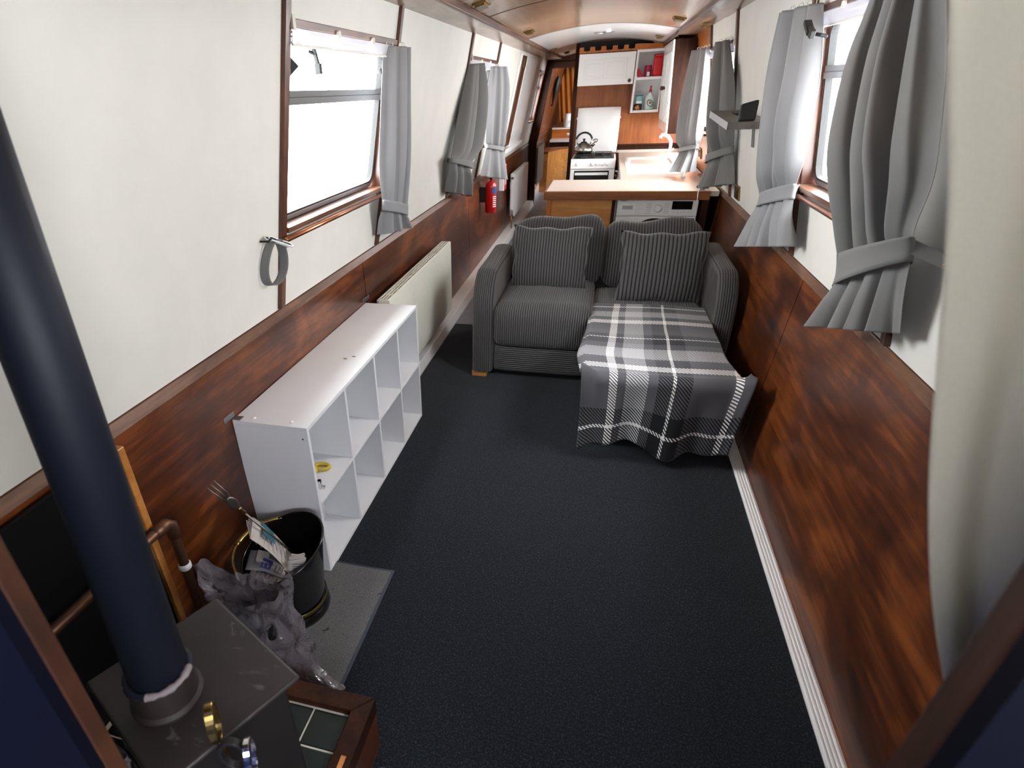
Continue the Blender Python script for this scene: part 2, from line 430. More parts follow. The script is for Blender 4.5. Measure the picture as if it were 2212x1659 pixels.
# ------------------------------------------------------------------ floor
fl=MB().box(-1.32,1.05,-.6,16,-.06,-.008).build('floor','lino',kind='structure')
MB().box(-1.03,.742,.1,4.3,-.0079,-.0076).build('underlay','black',fl)
ys=[.20,.70,1.21,1.71,2.21,2.71,3.21,3.71,4.21,4.30]; xs=[-1.03,-.51,-.008,.494,.742]
proto={}
for j in range(len(ys)-1):
    for i in range(len(xs)-1):
        g=.0004; b=MB().box(xs[i]+g,xs[i+1]-g,ys[j]+g,ys[j+1]-g,-.0075,0); b.build('carpet_tile','carpet',fl)
MB().box(-1.03,.742,4.301,4.325,-.0075,.002).build('threshold_strip','steel',fl)
MB().box(-1.035,.742,4.326,15.2,-.0075,0).build('lino_sheet','lino',fl)

# ------------------------------------------------------------------ side walls (lining panels, battens, ledge, timber lining)
def wallcells(mb,X,sgn,y0,y1,z0,z1,holes,th=.09):
    yc=sorted({y0,y1}|{h for a in holes for h in a[:2] if y0<h<y1}); zc_=sorted({z0,z1}|{h for a in holes for h in a[2:] if z0<h<z1})
    for i in range(len(yc)-1):
        for j in range(len(zc_)-1):
            a,b,c,d=yc[i],yc[i+1],zc_[j],zc_[j+1]; my,mz=(a+b)/2,(c+d)/2
            if any(h[0]<my<h[1] and h[2]<mz<h[3] for h in holes): continue
            e=sgn*th
            mb.hexa([(X(c),a,c),(X(c)+e,a,c),(X(c)+e,b,c),(X(c),b,c),(X(d),a,d),(X(d)+e,a,d),(X(d)+e,b,d),(X(d),b,d)])
def lat(X,y,z0,z1,w,t,sgn):     # upright batten standing proud of the leaning lining
    e=-sgn*t
    return [(X(z0)+e,y-w/2,z0),(X(z0)+sgn*.01,y-w/2,z0),(X(z0)+sgn*.01,y+w/2,z0),(X(z0)+e,y+w/2,z0),
            (X(z1)+e,y-w/2,z1),(X(z1)+sgn*.01,y-w/2,z1),(X(z1)+sgn*.01,y+w/2,z1),(X(z1)+e,y+w/2,z1)]
def sidewall(side,X,XP,sgn,zl,ztop,bats,wins,joints,baseX,z_low):
    holes=[(a,b,WZ0,WZ1) for a,b in wins]
    if side=='right': holes.append((6.72,7.9,.97,1.165))  # unseen low strip opening added to bring light to the sink run
    # outer shell = the wall itself
    mb=MB(); wallcells(mb,lambda z:X(z)+sgn*.071,sgn,-.1,15.3,-.05,2.1,holes,.006)
    w=mb.build('wall_'+side,'white',kind='structure',fix=True)
    edges=[.28]+bats+[7.02,8.5,9.2 if side=='left' else 12,9.95 if side=='left' else 15.2]
    if side=='left': edges+=[15.2]
    edges=sorted(set(edges))
    for i in range(len(edges)-1):
        a,b=edges[i],edges[i+1]
        far=(side=='right' and a>5.7)
        mt='orangewood' if far else ('mahogx' if a>9.9 else 'wall')
        mb=MB(); wallcells(mb,X,sgn,a,b,zl,ztop,holes,.07); mb.build('lining_panel',mt,w,fix=True)
    for y in bats: MB().hexa(lat(X,y,zl+.004,ztop-.002,.034,.016,sgn)).build('batten','trimz',w,bevel=.002,fix=True)
    # timber panels under the ledge, one object each
    je=[.28]+joints+[15.2]
    for i in range(len(je)-1):
        a,b=je[i]+.0045,je[i+1]-.0045; z0,z1=z_low,zl-.035
        e=sgn*.02
        MB().hexa([(XP(z0),a,z0),(XP(z0)+e,a,z0),(XP(z0)+e,b,z0),(XP(z0),b,z0),(XP(z1),a,z1),(XP(z1)+e,a,z1),(XP(z1)+e,b,z1),(XP(z1),b,z1)]).build('timber_panel','mahog',w,bevel=.0015,fix=True)
    # dark line behind the joints
    # ledge moulding
    xa=XP(zl)-sgn*.012
    MB().hexa([(xa,.28,zl-.04),(X(zl)+sgn*.05,.28,zl-.04),(X(zl)+sgn*.05,15.2,zl-.04),(xa,15.2,zl-.04),
               (xa+sgn*.010,.28,zl-.004),(X(zl)+sgn*.05,.28,zl),(X(zl)+sgn*.05,15.2,zl),(xa+sgn*.010,15.2,zl-.004)]).build('ledge_moulding','ledge',w,bevel=.003,fix=True)
    return w
wl_=sidewall('left',XL,XLP,-1,ZL,1.965,[1.92,3.005,4.595,5.72],WIN['L'],[2.80,5.43,7.6,9.9],-1.03,.07)
wr_=sidewall('right',XR,XRP,1,ZR,1.985,[1.895,2.985,4.655,5.785],WIN['R'],[2.745,5.0],.744,.0)
# white boxed skirting, left; ribbed strip, right
MB().hexa([(-1.032,.9,0),(-1.2,.9,0),(-1.2,9.8,0),(-1.032,9.8,0),(-1.044,.9,.078),(-1.2,.9,.078),(-1.2,9.8,.078),(-1.044,9.8,.078)]).build('baseboard_left','white',kind='structure',bevel=.004,fix=True)
b=MB().box(.743,.796,.28,8.0,-.005,.006).build('baseboard_right','white',kind='structure',bevel=.001,fix=True)
for k in range(4): MB().box(.748+k*.012,.754+k*.012,.28,8.0,.006,.0095).build('rib','white',b,bevel=.001,fix=True)

# ------------------------------------------------------------------ ceiling
ce=MB().box(-1.25,1.0,-.1,15.4,2.10,2.14).build('ceiling','darkwood',kind='structure')
def ceilpanel(y0,y1,mat,name='ceiling_panel',xa=-.757,xb=.488):
    mb=MB(); n=20
    mb.grid(lambda u,v:(xa+(xb-xa)*u,y0+(y1-y0)*v,zc(xa+(xb-xa)*u)),n,1)
    mb.grid(lambda u,v:(xb+(xa-xb)*u,y0+(y1-y0)*v,zc(xb+(xa-xb)*u)+.012),n,1)
    mb.uv={}
    for y in (y0,y1):
        m2=MB().grid(lambda u,v:(xa+(xb-xa)*u,y,zc(xa+(xb-xa)*u)+.012*v),n,1); mb.add(m2.v,m2.f)
    return mb.build(name,mat,ce,fix=True)
for a,b,m in ((.28,2.055,'ceil'),(2.063,4.056,'ceil'),(4.064,5.995,'ceil'),(6.012,8.06,'whitegloss'),(8.075,9.9,'ceil'),(9.95,15.2,'ceil')): ceilpanel(a,b,m)
for y in (2.059,4.06,6.003,8.067):   # dark cover strips in the joints
    mb=MB(); n=20
    mb.grid(lambda u,v:(-.757+1.245*u,y-.007+.014*v,zc(-.757+1.245*u)-.0015),n,1); mb.uv={}
    mb.build('joint_strip','darkwood',ce)
def cove(x0,z0,x1,z1,y0,y1,dz=0):
    return MB().hexa([(x0,y0,z0+dz),(x1,y0,z1+dz),(x1,y1,z1+dz),(x0,y1,z0+dz),(x0,y0,z0+dz+.018),(x1,y0,z1+dz+.018),(x1,y1,z1+dz+.018),(x0,y1,z0+dz+.018)])
for a,b,dz in ((.28,2.3,-.004),(2.3,4.62,-.004),(4.625,7.0,0),(7.004,9.9,0)):
    cove(-.975,1.952,-.745,1.962,a,b,dz).build('cove_board','cove',ce,bevel=.002,fix=True)
for a,b,dz in ((.28,2.6,0),(2.604,5.1,-.004),(5.104,8.06,0)):
    cove(.476,1.978,.72,1.972,a,b,dz).build('cove_board','cove',ce,bevel=.002,fix=True)
for x,z,s in ((-.752,1.958,'left'),(.482,1.966,'right')):
    MB().box(x-.012,x+.012,.28,8.06,z-.012,z+.02).build('trim_1' if s=='left' else 'trim_2','trim',kind='structure',bevel=.004,fix=True)

# ------------------------------------------------------------------ bow bulkhead with the doorway the view is taken through
jx0,jx1=-.53,.23
bk=MB().box(-1.35,jx0,.255,.27,-.05,2.12).box(jx1,1.1,.255,.27,-.05,2.12).box(jx0,jx1,.255,.27,1.86,2.12).build('wall_front','navy',kind='structure',fix=True)
MB().box(jx0-.045,jx0+.001,.2701,.294,-.05,1.86).build('door_jamb','jamb',bk,bevel=.003,fix=True)
MB().box(jx1-.001,jx1+.045,.2701,.294,-.05,1.86).build('door_jamb','jamb',bk,bevel=.003,fix=True)
MB().box(jx0,jx1,.2701,.294,1.83,1.87).build('door_head','mahogx',bk,bevel=.003,fix=True)
# unseen dark cover added around the camera to hold back sky light
cn=MB().box(-1.2,.95,-1.6,.2,-.1,-.06).box(-1.25,-1.2,-1.6,.255,-.1,1.95).box(.95,1.0,-1.6,.255,-.1,1.42).box(-1.25,1.0,-1.6,.255,1.95,1.98).box(-1.25,1.0,-1.65,-1.6,-.1,1.80).build('wall_bow','canvas',kind='structure',fix=True)
# ------------------------------------------------------------------ windows
def rrect(y0,y1,z0,z1,r,n=5):
    p=[]
    for cy,cz,a in ((y1-r,z1-r,0),(y0+r,z1-r,PI/2),(y0+r,z0+r,PI),(y1-r,z0+r,1.5*PI)):
        for i in range(n+1): p.append((cy+r*math.cos(a+PI/2*i/n),cz+r*math.sin(a+PI/2*i/n)))
    return p
def ring(mb,X,sgn,o,i,d0,d1):
    """frame between two outlines in the leaning wall plane, depth d0..d1 outward"""
    n=len(o); vs=[]
    for d in (d0,d1):
        for P in (o,i): vs+=[(X(z)+sgn*d,y,z) for y,z in P]
    fs=[]
    for k in range(n):
        l=(k+1)%n
        fs+=[(k,l,n+l,n+k),(2*n+k,3*n+k,3*n+l,2*n+l),(k,2*n+k,2*n+l,l),(n+k,n+l,3*n+l,3*n+k)]
    mb.add(vs,fs)
def window(idx,side,y0,y1,X,sgn,zl,catches=True):
    w=thing('window_%d'%idx,None,None,(X(WZ0),(y0+y1)/2,WZ0),kind='structure')
    # timber reveal
    t=.012; e0,e1=-.004,.069
    def rb(ya,yb,za,zb):
        return MB().hexa([(X(za)+sgn*e0,ya,za),(X(za)+sgn*e1,ya,za),(X(za)+sgn*e1,yb,za),(X(za)+sgn*e0,yb,za),(X(zb)+sgn*e0,ya,zb),(X(zb)+sgn*e1,ya,zb),(X(zb)+sgn*e1,yb,zb),(X(zb)+sgn*e0,yb,zb)])
    rb(y0+.0005,y0+t,WZ0+t,WZ1-t).build('reveal_board','mahogz',w,fix=True); rb(y1-t,y1-.0005,WZ0+t,WZ1-t).build('reveal_board','mahogz',w,fix=True)
    rb(y0+.0005,y1-.0005,WZ1-t,WZ1-.0005).build('reveal_board','mahog',w,fix=True)
    sl=MB(); za,zb=WZ0+.0005,WZ0+t
    sl.hexa([(X(za)-sgn*.022,y0-.01,za-.012),(X(za)+sgn*e1,y0+.0005,za),(X(za)+sgn*e1,y1-.0005,za),(X(za)-sgn*.022,y1+.01,za-.012),
             (X(zb)-sgn*.022,y0-.01,zb-.004),(X(zb)+sgn*e1,y0+.0005,zb),(X(zb)+sgn*e1,y1-.0005,zb),(X(zb)-sgn*.022,y1+.01,zb-.004)])
    sl.build('sill_board','ledge',w,fix=True,bevel=.002)
    # head trim strip above the opening
    z=WZ1+.004
    MB().hexa([(X(z)-sgn*.012,y0-.01,z),(X(z)+sgn*.002,y0-.01,z),(X(z)+sgn*.002,y1+.02,z),(X(z)-sgn*.012,y1+.02,z),
               (X(z+.022)-sgn*.012,y0-.01,z+.022),(X(z+.022)+sgn*.002,y0-.01,z+.022),(X(z+.022)+sgn*.002,y1+.02,z+.022),(X(z+.022)-sgn*.012,y1+.02,z+.022)]).build('head_strip','trim',w,fix=True,bevel=.002)
    a,b,c,d=y0+t,y1-t,WZ0+t,WZ1-t
    mb=MB(); ring(mb,X,sgn,rrect(a,b,c,d,.05),rrect(a+.020,b-.020,c+.020,d-.016,.045),.040,.064); mb.build('window_frame','steel',w,fix=True,bevel=.003)
    mb=MB(); ring(mb,X,sgn,rrect(a+.020,b-.020,c+.020,d-.016,.045),rrect(a+.028,b-.028,c+.028,d-.020,.042),.037,.062); mb.build('gasket','black',w,fix=True)
    def bar(za,zb,i0,o0,name,m):
        MB().hexa([(X(za)+sgn*i0,a+.02,za),(X(za)+sgn*o0,a+.02,za),(X(za)+sgn*o0,b-.02,za),(X(za)+sgn*i0,b-.02,za),
                   (X(zb)+sgn*i0,a+.02,zb),(X(zb)+sgn*o0,a+.02,zb),(X(zb)+sgn*o0,b-.02,zb),(X(zb)+sgn*i0,b-.02,zb)]).build(name,m,w,fix=True,bevel=.0015)
    bar(1.595,1.617,.030,.062,'transom','alloy'); bar(1.6172,1.638,.033,.062,'hopper_rail','alloy')
    for za,zb in ((c+.015,1.60),(1.63,d-.01)):
        MB().add([(X(za)+sgn*.052,a+.015,za),(X(za)+sgn*.052,b-.015,za),(X(zb)+sgn*.052,b-.015,zb),(X(zb)+sgn*.052,a+.015,zb)],[(0,1,2,3)]).build('pane','glass',w)
    return w
k=1
MB().add([(XR(.96)+.05,6.7,.96),(XR(.96)+.05,7.92,.96),(XR(1.17)+.05,7.92,1.17),(XR(1.17)+.05,6.7,1.17)],[(0,1,2,3)]).build('pane','glass',wr_)  # pane of the added strip opening under the side cupboard
wins=[]
for a,b in WIN['L']: wins.append(window(k,'left',a,b,XL,-1,ZL)); k+=1
for a,b in WIN['R']: wins.append(window(k,'right',a,b,XR,1,ZR)); k+=1  # the last two fill the added, unseen light openings
def catch(w,X,sgn,y,z,flip=1):
    """black hopper catch: lever with a grip and a foot on the glass frame"""
    x=X(z)-sgn*.015
    h=MB(); h.obox((x+sgn*.03,y,z),(sgn*.2,0,1),(0,1,0),(1,0,-sgn*.2),.026,.008,.006); h.rbox(x+sgn*.016,x+sgn*.034,y-.010,y+.010,z-.05,z-.018,.006,3)
    h.tube([(x+sgn*.05,y-.012*flip,z+.018),(x+sgn*.025,y,z+.006)],.006,8)
    h.build('window_catch','black',w,smooth=False,bevel=.002)
catch(wins[0],XL,-1,2.185,1.735); catch(wins[0],XL,-1,2.88,1.69,-1); catch(wins[1],XL,-1,5.2,1.69)
catch(wins[4],XR,1,5.55,1.69)
def gusset(w,X,sgn,y,yy,z):   # black fabric side cheek of the hopper
    MB().prism([(X(z+.075)+sgn*.045,y,z+.075),(X(z)-sgn*.0,yy,z),(X(z-.085)+sgn*.045,y,z-.085)],(0,.004,0)).build('hopper_cheek','black',w,fix=True)
MB().prism([(XL(1.76)-.045,1.962,1.765),(XL(1.69)+.004,2.02,1.705),(XL(1.64)-.045,1.962,1.64)],(0,.006,0)).build('hopper_cheek','black',wins[0],fix=True)
MB().prism([(XR(1.76)+.045,4.70,1.765),(XR(1.69)-.004,4.75,1.705),(XR(1.64)+.045,4.70,1.64)],(0,.006,0)).build('hopper_cheek','black',wins[4],fix=True)
# ------------------------------------------------------------------ curtains
def interp(rows,t):
    n=len(rows)-1; x=t*n; i=min(int(x),n-1); f=x-i
    def cr(p0,p1,p2,p3): return .5*((2*p1)+(-p0+p2)*f+(2*p0-5*p1+4*p2-p3)*f*f+(-p0+3*p1-3*p2+p3)*f**3)
    g=lambda k: rows[max(0,min(n,k))]
    return cr(g(i-1),g(i),g(i+1),g(i+2))
def curtain(name,label,rows,mat,group,folds,inward,amps,tie=None,hook=None,seed=1,nu=84,nv=64,uneven=.5,tieback=True,header=True):
    """rows: (left point, right point) from the rail to the hem; folds gathered across, pushed along `inward`"""
    rnd=random.Random(seed)
    R=[Vector(a).to_tuple()+Vector(b).to_tuple() for a,b in rows]
    from itertools import accumulate
    Rv=[[*r] for r in R]
    ph=[rnd.uniform(0,2*PI) for _ in range(6)]
    inw=Vector(inward)
    def row(t):
        n=len(Rv)
        return [interp([r[k] for r in Rv],t) for k in range(6)]
    def fn(u,v):
        p=row(v); A,B=Vector(p[:3]),Vector(p[3:])
        amp=interp(amps,v)
        uu=u+uneven*.05*math.sin(2*PI*u*2+ph[0])
        w=math.sin(2*PI*folds*uu+ph[1]+.5*math.sin(3*v+ph[2]))
        w=math.copysign(abs(w)**.75,w)+.45*math.sin(2*PI*folds*.5*uu+ph[3]+1.2*v)+.25*math.sin(2*PI*folds*1.7*uu+ph[4]-v)
        P=A.lerp(B,u)+inw*(amp*w)
        P+=(B-A).normalized()*(.25*amp*math.sin(2*PI*folds*uu*2+ph[5]))
        return P
    zs=sum((Vector(a)+Vector(b) for a,b in rows[-1:]),Vector())/2
    root=thing(name,label,'curtain',tuple(zs),group)
    MB().grid(fn,nu,nv).build('cloth',mat,root,smooth=True,solid=.0012)
    # header tape with hooks
    if header:
        A,B=Vector(rows[0][0]),Vector(rows[0][1])
        for k in range(4):
            c=A.lerp(B,(k+.5)/4)+inw*(-.012)
            MB().tube([c+Vector((0,0,-.02)),c+Vector((0,0,.014)),c-inw*.012+Vector((0,0,.02)),c-inw*.02+Vector((0,0,.006))],.002,6).build('curtain_hook','offwhite',root,smooth=True)
    if tie is not None and tieback:
        v0,w=tie
        def band(u,v):
            a=2*PI*u
            p=row(v0+(v-.5)*w); A,B=Vector(p[:3]),Vector(p[3:]); C=(A+B)/2; h=(B-A)/2
            return C+h*1.05*math.cos(a)+inw*((interp(amps,v0)*1.5+.014)*math.sin(a))
        bandm=MB().grid(band,40,6,closeu=True)
        tb=bandm.build('tieback',mat,root,smooth=True,solid=.002)
        if hook is not None:
            p=row(v0); A,B=Vector(p[:3]),Vector(p[3:])
            H_=Vector(hook); E=B if (B-H_).length<(A-H_).length else A
            MB().rail(E+inw*.0,H_,.003,.03).build('tieback_tail',mat,root,fix=True)
            t=MB().tube([H_+inw*.02+Vector((0,0,.014)),H_+inw*.03,H_+inw*.012+Vector((0,0,-.012)),H_-inw*.02],.003,6); t.build('wall_hook','brass',root,smooth=True)
    return root
G='grey curtains tied back at the cabin windows'
curtain('curtain','large grey curtain nearest the camera on the right, tied with a wide grey band',
    [((.660,2.24,1.86),(.650,1.86,1.86)),((.666,2.216,1.78),(.655,1.82,1.76)),((.659,2.202,1.64),(.662,1.742,1.626)),((.651,2.101,1.447),(.645,1.60,1.483)),((.672,2.072,1.327),(.661,1.577,1.394)),((.715,2.088,1.194),(.697,1.636,1.296)),((.76,2.112,1.047),(.728,1.665,1.237)),((.735,2.09,.965),(.76,1.69,1.11)),((.715,2.067,.896),(.788,1.705,1.012))],
    'curtain',G,4.2,(-1,0,0),[.016,.02,.03,.034,.03,.02,.012,.018,.028],tie=(.735,.10),hook=(.805,1.60,1.215),seed=5,nu=110,nv=80)
curtain('curtain','light grey curtain with long folds beside the floating shelf, on the right wall',
    [((.667,3.325,1.845),(.672,2.829,1.83)),((.673,3.295,1.621),(.665,2.66,1.639)),((.695,3.229,1.368),(.676,2.655,1.483)),((.722,3.255,1.21),(.702,2.679,1.328)),((.762,3.342,1.094),(.742,2.79,1.213)),((.745,3.36,.97),(.76,2.79,1.10)),((.732,3.381,.854),(.80,2.784,.992))],
    'curtainpale',G,4.5,(-1,0,0),[.022,.032,.038,.030,.014,.024,.036],tie=(.675,.09),hook=(.80,2.93,1.20),seed=8,nu=110)
curtain('curtain','grey curtain behind the floating shelf, hanging down over the end of the worktop',
    [((.648,5.139,1.83),(.675,4.74,1.825)),((.657,5.04,1.534),(.70,4.46,1.587)),((.669,4.892,1.283),(.735,4.41,1.337)),((.708,4.942,1.115),(.77,4.433,1.217)),((.69,4.91,1.02),(.785,4.43,1.12)),((.679,4.896,.925),(.795,4.40,1.021))],
    'curtain',G,4,(-1,0,0),[.02,.034,.034,.014,.024,.036],tie=(.60,.08),hook=(.80,4.60,1.19),seed=11,nu=60,nv=44)
curtain('curtain','sunlit grey curtain at the far end of the galley window, above the sink',
    [((.60,5.95,1.82),(.655,5.58,1.825)),((.588,5.86,1.463),(.68,5.51,1.529)),((.60,5.93,1.19),(.70,5.57,1.245)),((.625,6.0,1.09),(.715,5.64,1.145)),((.59,5.85,1.0),(.70,5.5,1.06)),((.56,5.74,.945),(.69,5.4,.98))],
    'curtainpale',G,3.5,(-1,-.25,0),[.02,.036,.034,.014,.024,.036],tie=(.60,.07),hook=None,seed=14,nu=60,nv=44)
curtain('curtain','pale grey curtain at the far side of the nearest left window, tied low down',
    [((-.954,2.787,1.795),(-.948,3.118,1.803)),((-.958,2.746,1.622),(-.955,3.09,1.619)),((-.994,2.759,1.345),(-.99,3.144,1.329)),((-1.034,2.839,1.15),(-1.04,3.206,1.062)),((-1.07,2.89,1.06),(-1.05,3.25,1.0)),((-1.10,2.941,.979),(-1.046,3.295,.945))],
    'curtainpale',G,2.6,(1,0,0),[.014,.020,.022,.012,.018,.02],tie=(.62,.09),hook=(-1.086,2.98,1.19),seed=21)
curtain('curtain','darker grey curtain at the near side of the second left window, tied aslant',
    [((-.958,4.586,1.775),(-.95,4.974,1.79)),((-.984,4.424,1.497),(-.965,5.132,1.569)),((-1.011,4.317,1.262),(-1.0,5.15,1.245)),((-1.023,4.236,1.206),(-1.03,4.936,1.10)),((-1.06,4.32,1.09),(-1.04,4.99,.98)),((-1.10,4.392,.981),(-1.055,5.044,.85))],
    'curtain',G,3,(1,0,0),[.02,.038,.036,.016,.028,.034],tie=(.60,.07),hook=(-1.10,4.42,1.19),seed=24,nu=60,nv=44)
curtain('curtain','pale curtain above the fire extinguisher at the far side of the second left window',
    [((-.958,5.38,1.778),(-.90,5.713,1.783)),((-.963,5.30,1.6),(-.897,5.836,1.59)),((-1.0,5.47,1.254),(-.925,5.90,1.223)),((-1.01,5.54,1.195),(-.94,5.947,1.134)),((-1.03,5.52,1.06),(-.93,6.0,.99)),((-1.05,5.50,.955),(-.922,6.073,.853))],
    'curtainpale',G,2.6,(1,-.2,0),[.014,.022,.02,.012,.018,.024],tie=(.60,.07),hook=(-1.08,5.70,1.19),seed=27,nu=60,nv=44)
# clear header sheets and rails over the windows
def rail(X,sgn,y0,y1,label,grp):
    z=1.775
    r=thing('curtain_rail',label,'curtain rail',(X(z),(y0+y1)/2,z),grp)
    e=-sgn*.022
    MB().hexa([(X(1.757)+e,y0,1.757),(X(1.757)+e+sgn*.002,y0,1.757),(X(1.757)+e+sgn*.002,y1,1.757),(X(1.757)+e,y1,1.757),(X(1.80)+e,y0,1.80),(X(1.80)+e+sgn*.002,y0,1.80),(X(1.80)+e+sgn*.002,y1,1.80),(X(1.80)+e,y1,1.80)]).build('clear_strip','film',r,fix=True)
    MB().rail((X(1.757)+e,y0,1.757),(X(1.757)+e,y1,1.757),.006,.006).build('track','offwhite',r,fix=True)
    n=4
    for i in range(n):
        y=y0+.01+(y1-y0-.03)*i/(n-1)
        MB().box(min(X(1.8)+e*1.1,X(1.8)),max(X(1.8)+e*1.1,X(1.8)),y-.008,y+.012,1.795,1.835 if i==0 else 1.815).build('clip','offwhite',r,bevel=.002,fix=True)
    return r
rail(XL,-1,1.935,3.02,'clear plastic curtain rail over the nearest left window, nearly bare','curtain rails over the windows')
rail(XL,-1,4.62,5.74,'clear plastic curtain rail over the second left window','curtain rails over the windows')
rail(XR,1,1.9,2.98,'clear plastic curtain rail over the nearest right window','curtain rails over the windows')
rail(XR,1,4.66,5.78,'clear plastic curtain rail over the galley window on the right','curtain rails over the windows')
def rod(X,sgn,y0,y1,label):
    z=1.178; x=X(z)-sgn*.033
    r=thing('copper_rail',label,'rail',(x,(y0+y1)/2,z),'copper rails under the windows')
    MB().tube([(x,y0,z),(x,y1,z)],.0095,12).build('pipe','copper',r,smooth=True)
    for y in (y0+.012,y1-.012): MB().tube([(x,y,z),(X(z)+sgn*.005,y,z)],.006,8).build('bracket','brass',r)
rod(XL,-1,1.90,2.955,'bare copper rail under the nearest left window')
rod(XL,-1,4.60,5.74,'copper rail under the second left window, behind the curtains')
rod(XR,1,1.91,2.93,'copper rail under the nearest right window')
# cream door curtain, close to the camera
root=thing('door_curtain','large cream curtain hanging in the bow doorway, blurred at the right edge','curtain',(.24,.36,1.18))
def cf(u,v):
    z=1.80-.69*v
    xl=interp([.11,.13,.157,.187,.21,.232,.26,.296,.335],v); xr=.47
    x=xl+(xr-xl)*u
    y=.375+.022*math.sin(2*PI*2.1*u+.6)+.010*math.sin(2*PI*4.6*u+2+1.5*v)-.03*u
    return (x,y+.012*math.sin(5*v),z+.02*u)
MB().grid(cf,70,40).build('cloth','cream',root,smooth=True,solid=.002)
MB().tube([(.05,.36,1.81),(.5,.34,1.825)],.006,10).build('curtain_wire','steel',root)

# loop tieback with a toggle on its hook, left wall
root=thing('tieback_loop','empty grey tieback loop with black and white toggle, hanging by the near left window','tieback',(XL(1.05)+.03,1.79,1.02),None)
def loop(u,v):
    a=2*PI*u
    y=1.81+.062*math.sin(a)*(.55+.45*(1-math.cos(a))/2); z=1.118+.080*math.cos(a); 
    w=.030
    return (XL(z)+.016+.030*v+.012*math.sin(a),y+.012*v,z)
MB().grid(loop,40,4,closeu=True).build('fabric_loop','curtain',root,smooth=True,solid=.002)
tg=MB()
for s in (0,1):
    c=Vector((XL(1.2)+.030+.016*s,1.83,1.188)); d=Vector((.35,.75,-.40)).normalized(); nn=d.orthogonal().normalized(); bb=d.cross(nn)
    tgm=MB()
    def tf(t):
        return (.010+.010*abs(math.cos(t)))
    pts=[c+d*(.052*math.cos(a))+bb*((.007+.011*math.cos(a)**2)*math.sin(a)) for a in [2*PI*i/28 for i in range(28)]]
    tgm.tube(pts,.0028,6,closed=True); tgm.build('toggle_rim','whitegloss',root,smooth=True)
    for e in (-1,1):
        MB().lathe(c+d*(.030*e),[(.0,-.001),(.010,-.001),(.010,.001),(.0,.001)],16,ax=tuple(nn),sx=1.5).build('toggle_pad','black',root)
MB().tube([(XL(1.2)-.004,1.77,1.200),(XL(1.2)+.03,1.775,1.200),(XL(1.2)+.04,1.78,1.21)],.0035,8).build('wall_hook','black',root,smooth=True)

# ------------------------------------------------------------------ radiators
def radiator(label,x,y0,y1,z0,z1,th,mat,ribs,grp,simple=False):
    r=thing('radiator',label,'radiator',((x-th),(y0+y1)/2,z0),grp)
    mb=MB()
    def fn(u,v):
        y=y0+.015+(y1-y0-.03)*u; z=z0+.01+(z1-z0-.02)*v
        edge=min(1,v/.06,(1-v)/.06)
        return (x+.010*edge*abs(math.cos(PI*ribs*u))**.5-.008,y,z)
    if not simple:
        mb.grid(fn,ribs*6,10); mb.build('front_panel',mat,r,smooth=True)
        MB().box(x-.012,x-.004,y0,y1,z0,z1).build('panel_edge',mat,r,bevel=.003,fix=True)
    else: MB().box(x-.012,x,y0,y1,z0,z1).build('front_panel',mat,r,bevel=.004,fix=True)
    MB().box(x-th,x-th+.012,y0,y1,z0+.01,z1).build('rear_panel',mat,r,bevel=.003,fix=True)
    for y in (y0,y1-.004): MB().box(x-th,x-.002,y,y+.004,z0+.03,z1-.002).build('end_cheek',mat,r,bevel=.001,fix=True)
    g=MB()
    MB().box(x-th+.012,x-.012,y0+.006,y1-.006,z1-.03,z1-.008).build('convector_gap','black',r)  # black block painting the shade between the radiator panels
    n=int((y1-y0)/.09)
    for i in range(n): 
        yy=y0+.01+(y1-y0-.02)*i/n; g.box(x-th+.008,x-.008,yy,yy+.006,z1-.006,z1+.002)
    for k in range(4):
        xx=x-th+.012+(th-.024)*k/3; g.box(xx-.003,xx+.003,y0+.004,y1-.004,z1-.004,z1+.003)
    g.build('top_grille',mat,r)
    MB().lathe((x-th*.5,y0-.004,z1-.045),[(.013,-.012),(.015,-.01),(.015,.0),(.008,.006)],16,ax=(0,1,0)).build('bleed_valve','chrome',r,smooth=False)
    v=MB().lathe((x-th*.5,y0-.014,z0+.05),[(.016,-.028),(.016,.028),(.012,.036)],16); v.build('valve','chrome',r)
    MB().tube([(x-th*.5,y0-.014,z0+.03),(x-th*.5,y0-.014,.08)],.007,10).build('feed_pipe','copper',r,smooth=True)
    for yy in (y0+.2,y1-.2): MB().box(x-th-.035,x-th+.002,yy,yy+.03,z1-.2,z1-.12).build('wall_bracket',mat,r)
    return r
radiator('long cream ribbed radiator between the white cube shelf and the sofa',-1.035,2.815,4.22,.15,.665,.075,'offwhite',44,'cabin radiators')
radiator('small white radiator by the walkway, past the fire extinguisher',-1.045,7.65,8.95,.22,.72,.06,'white',34,'cabin radiators',simple=True)
radiator('dark grey radiator at the far end of the walkway',-1.02,9.95,10.9,.28,.82,.05,'greymetal',24,'cabin radiators',simple=True)

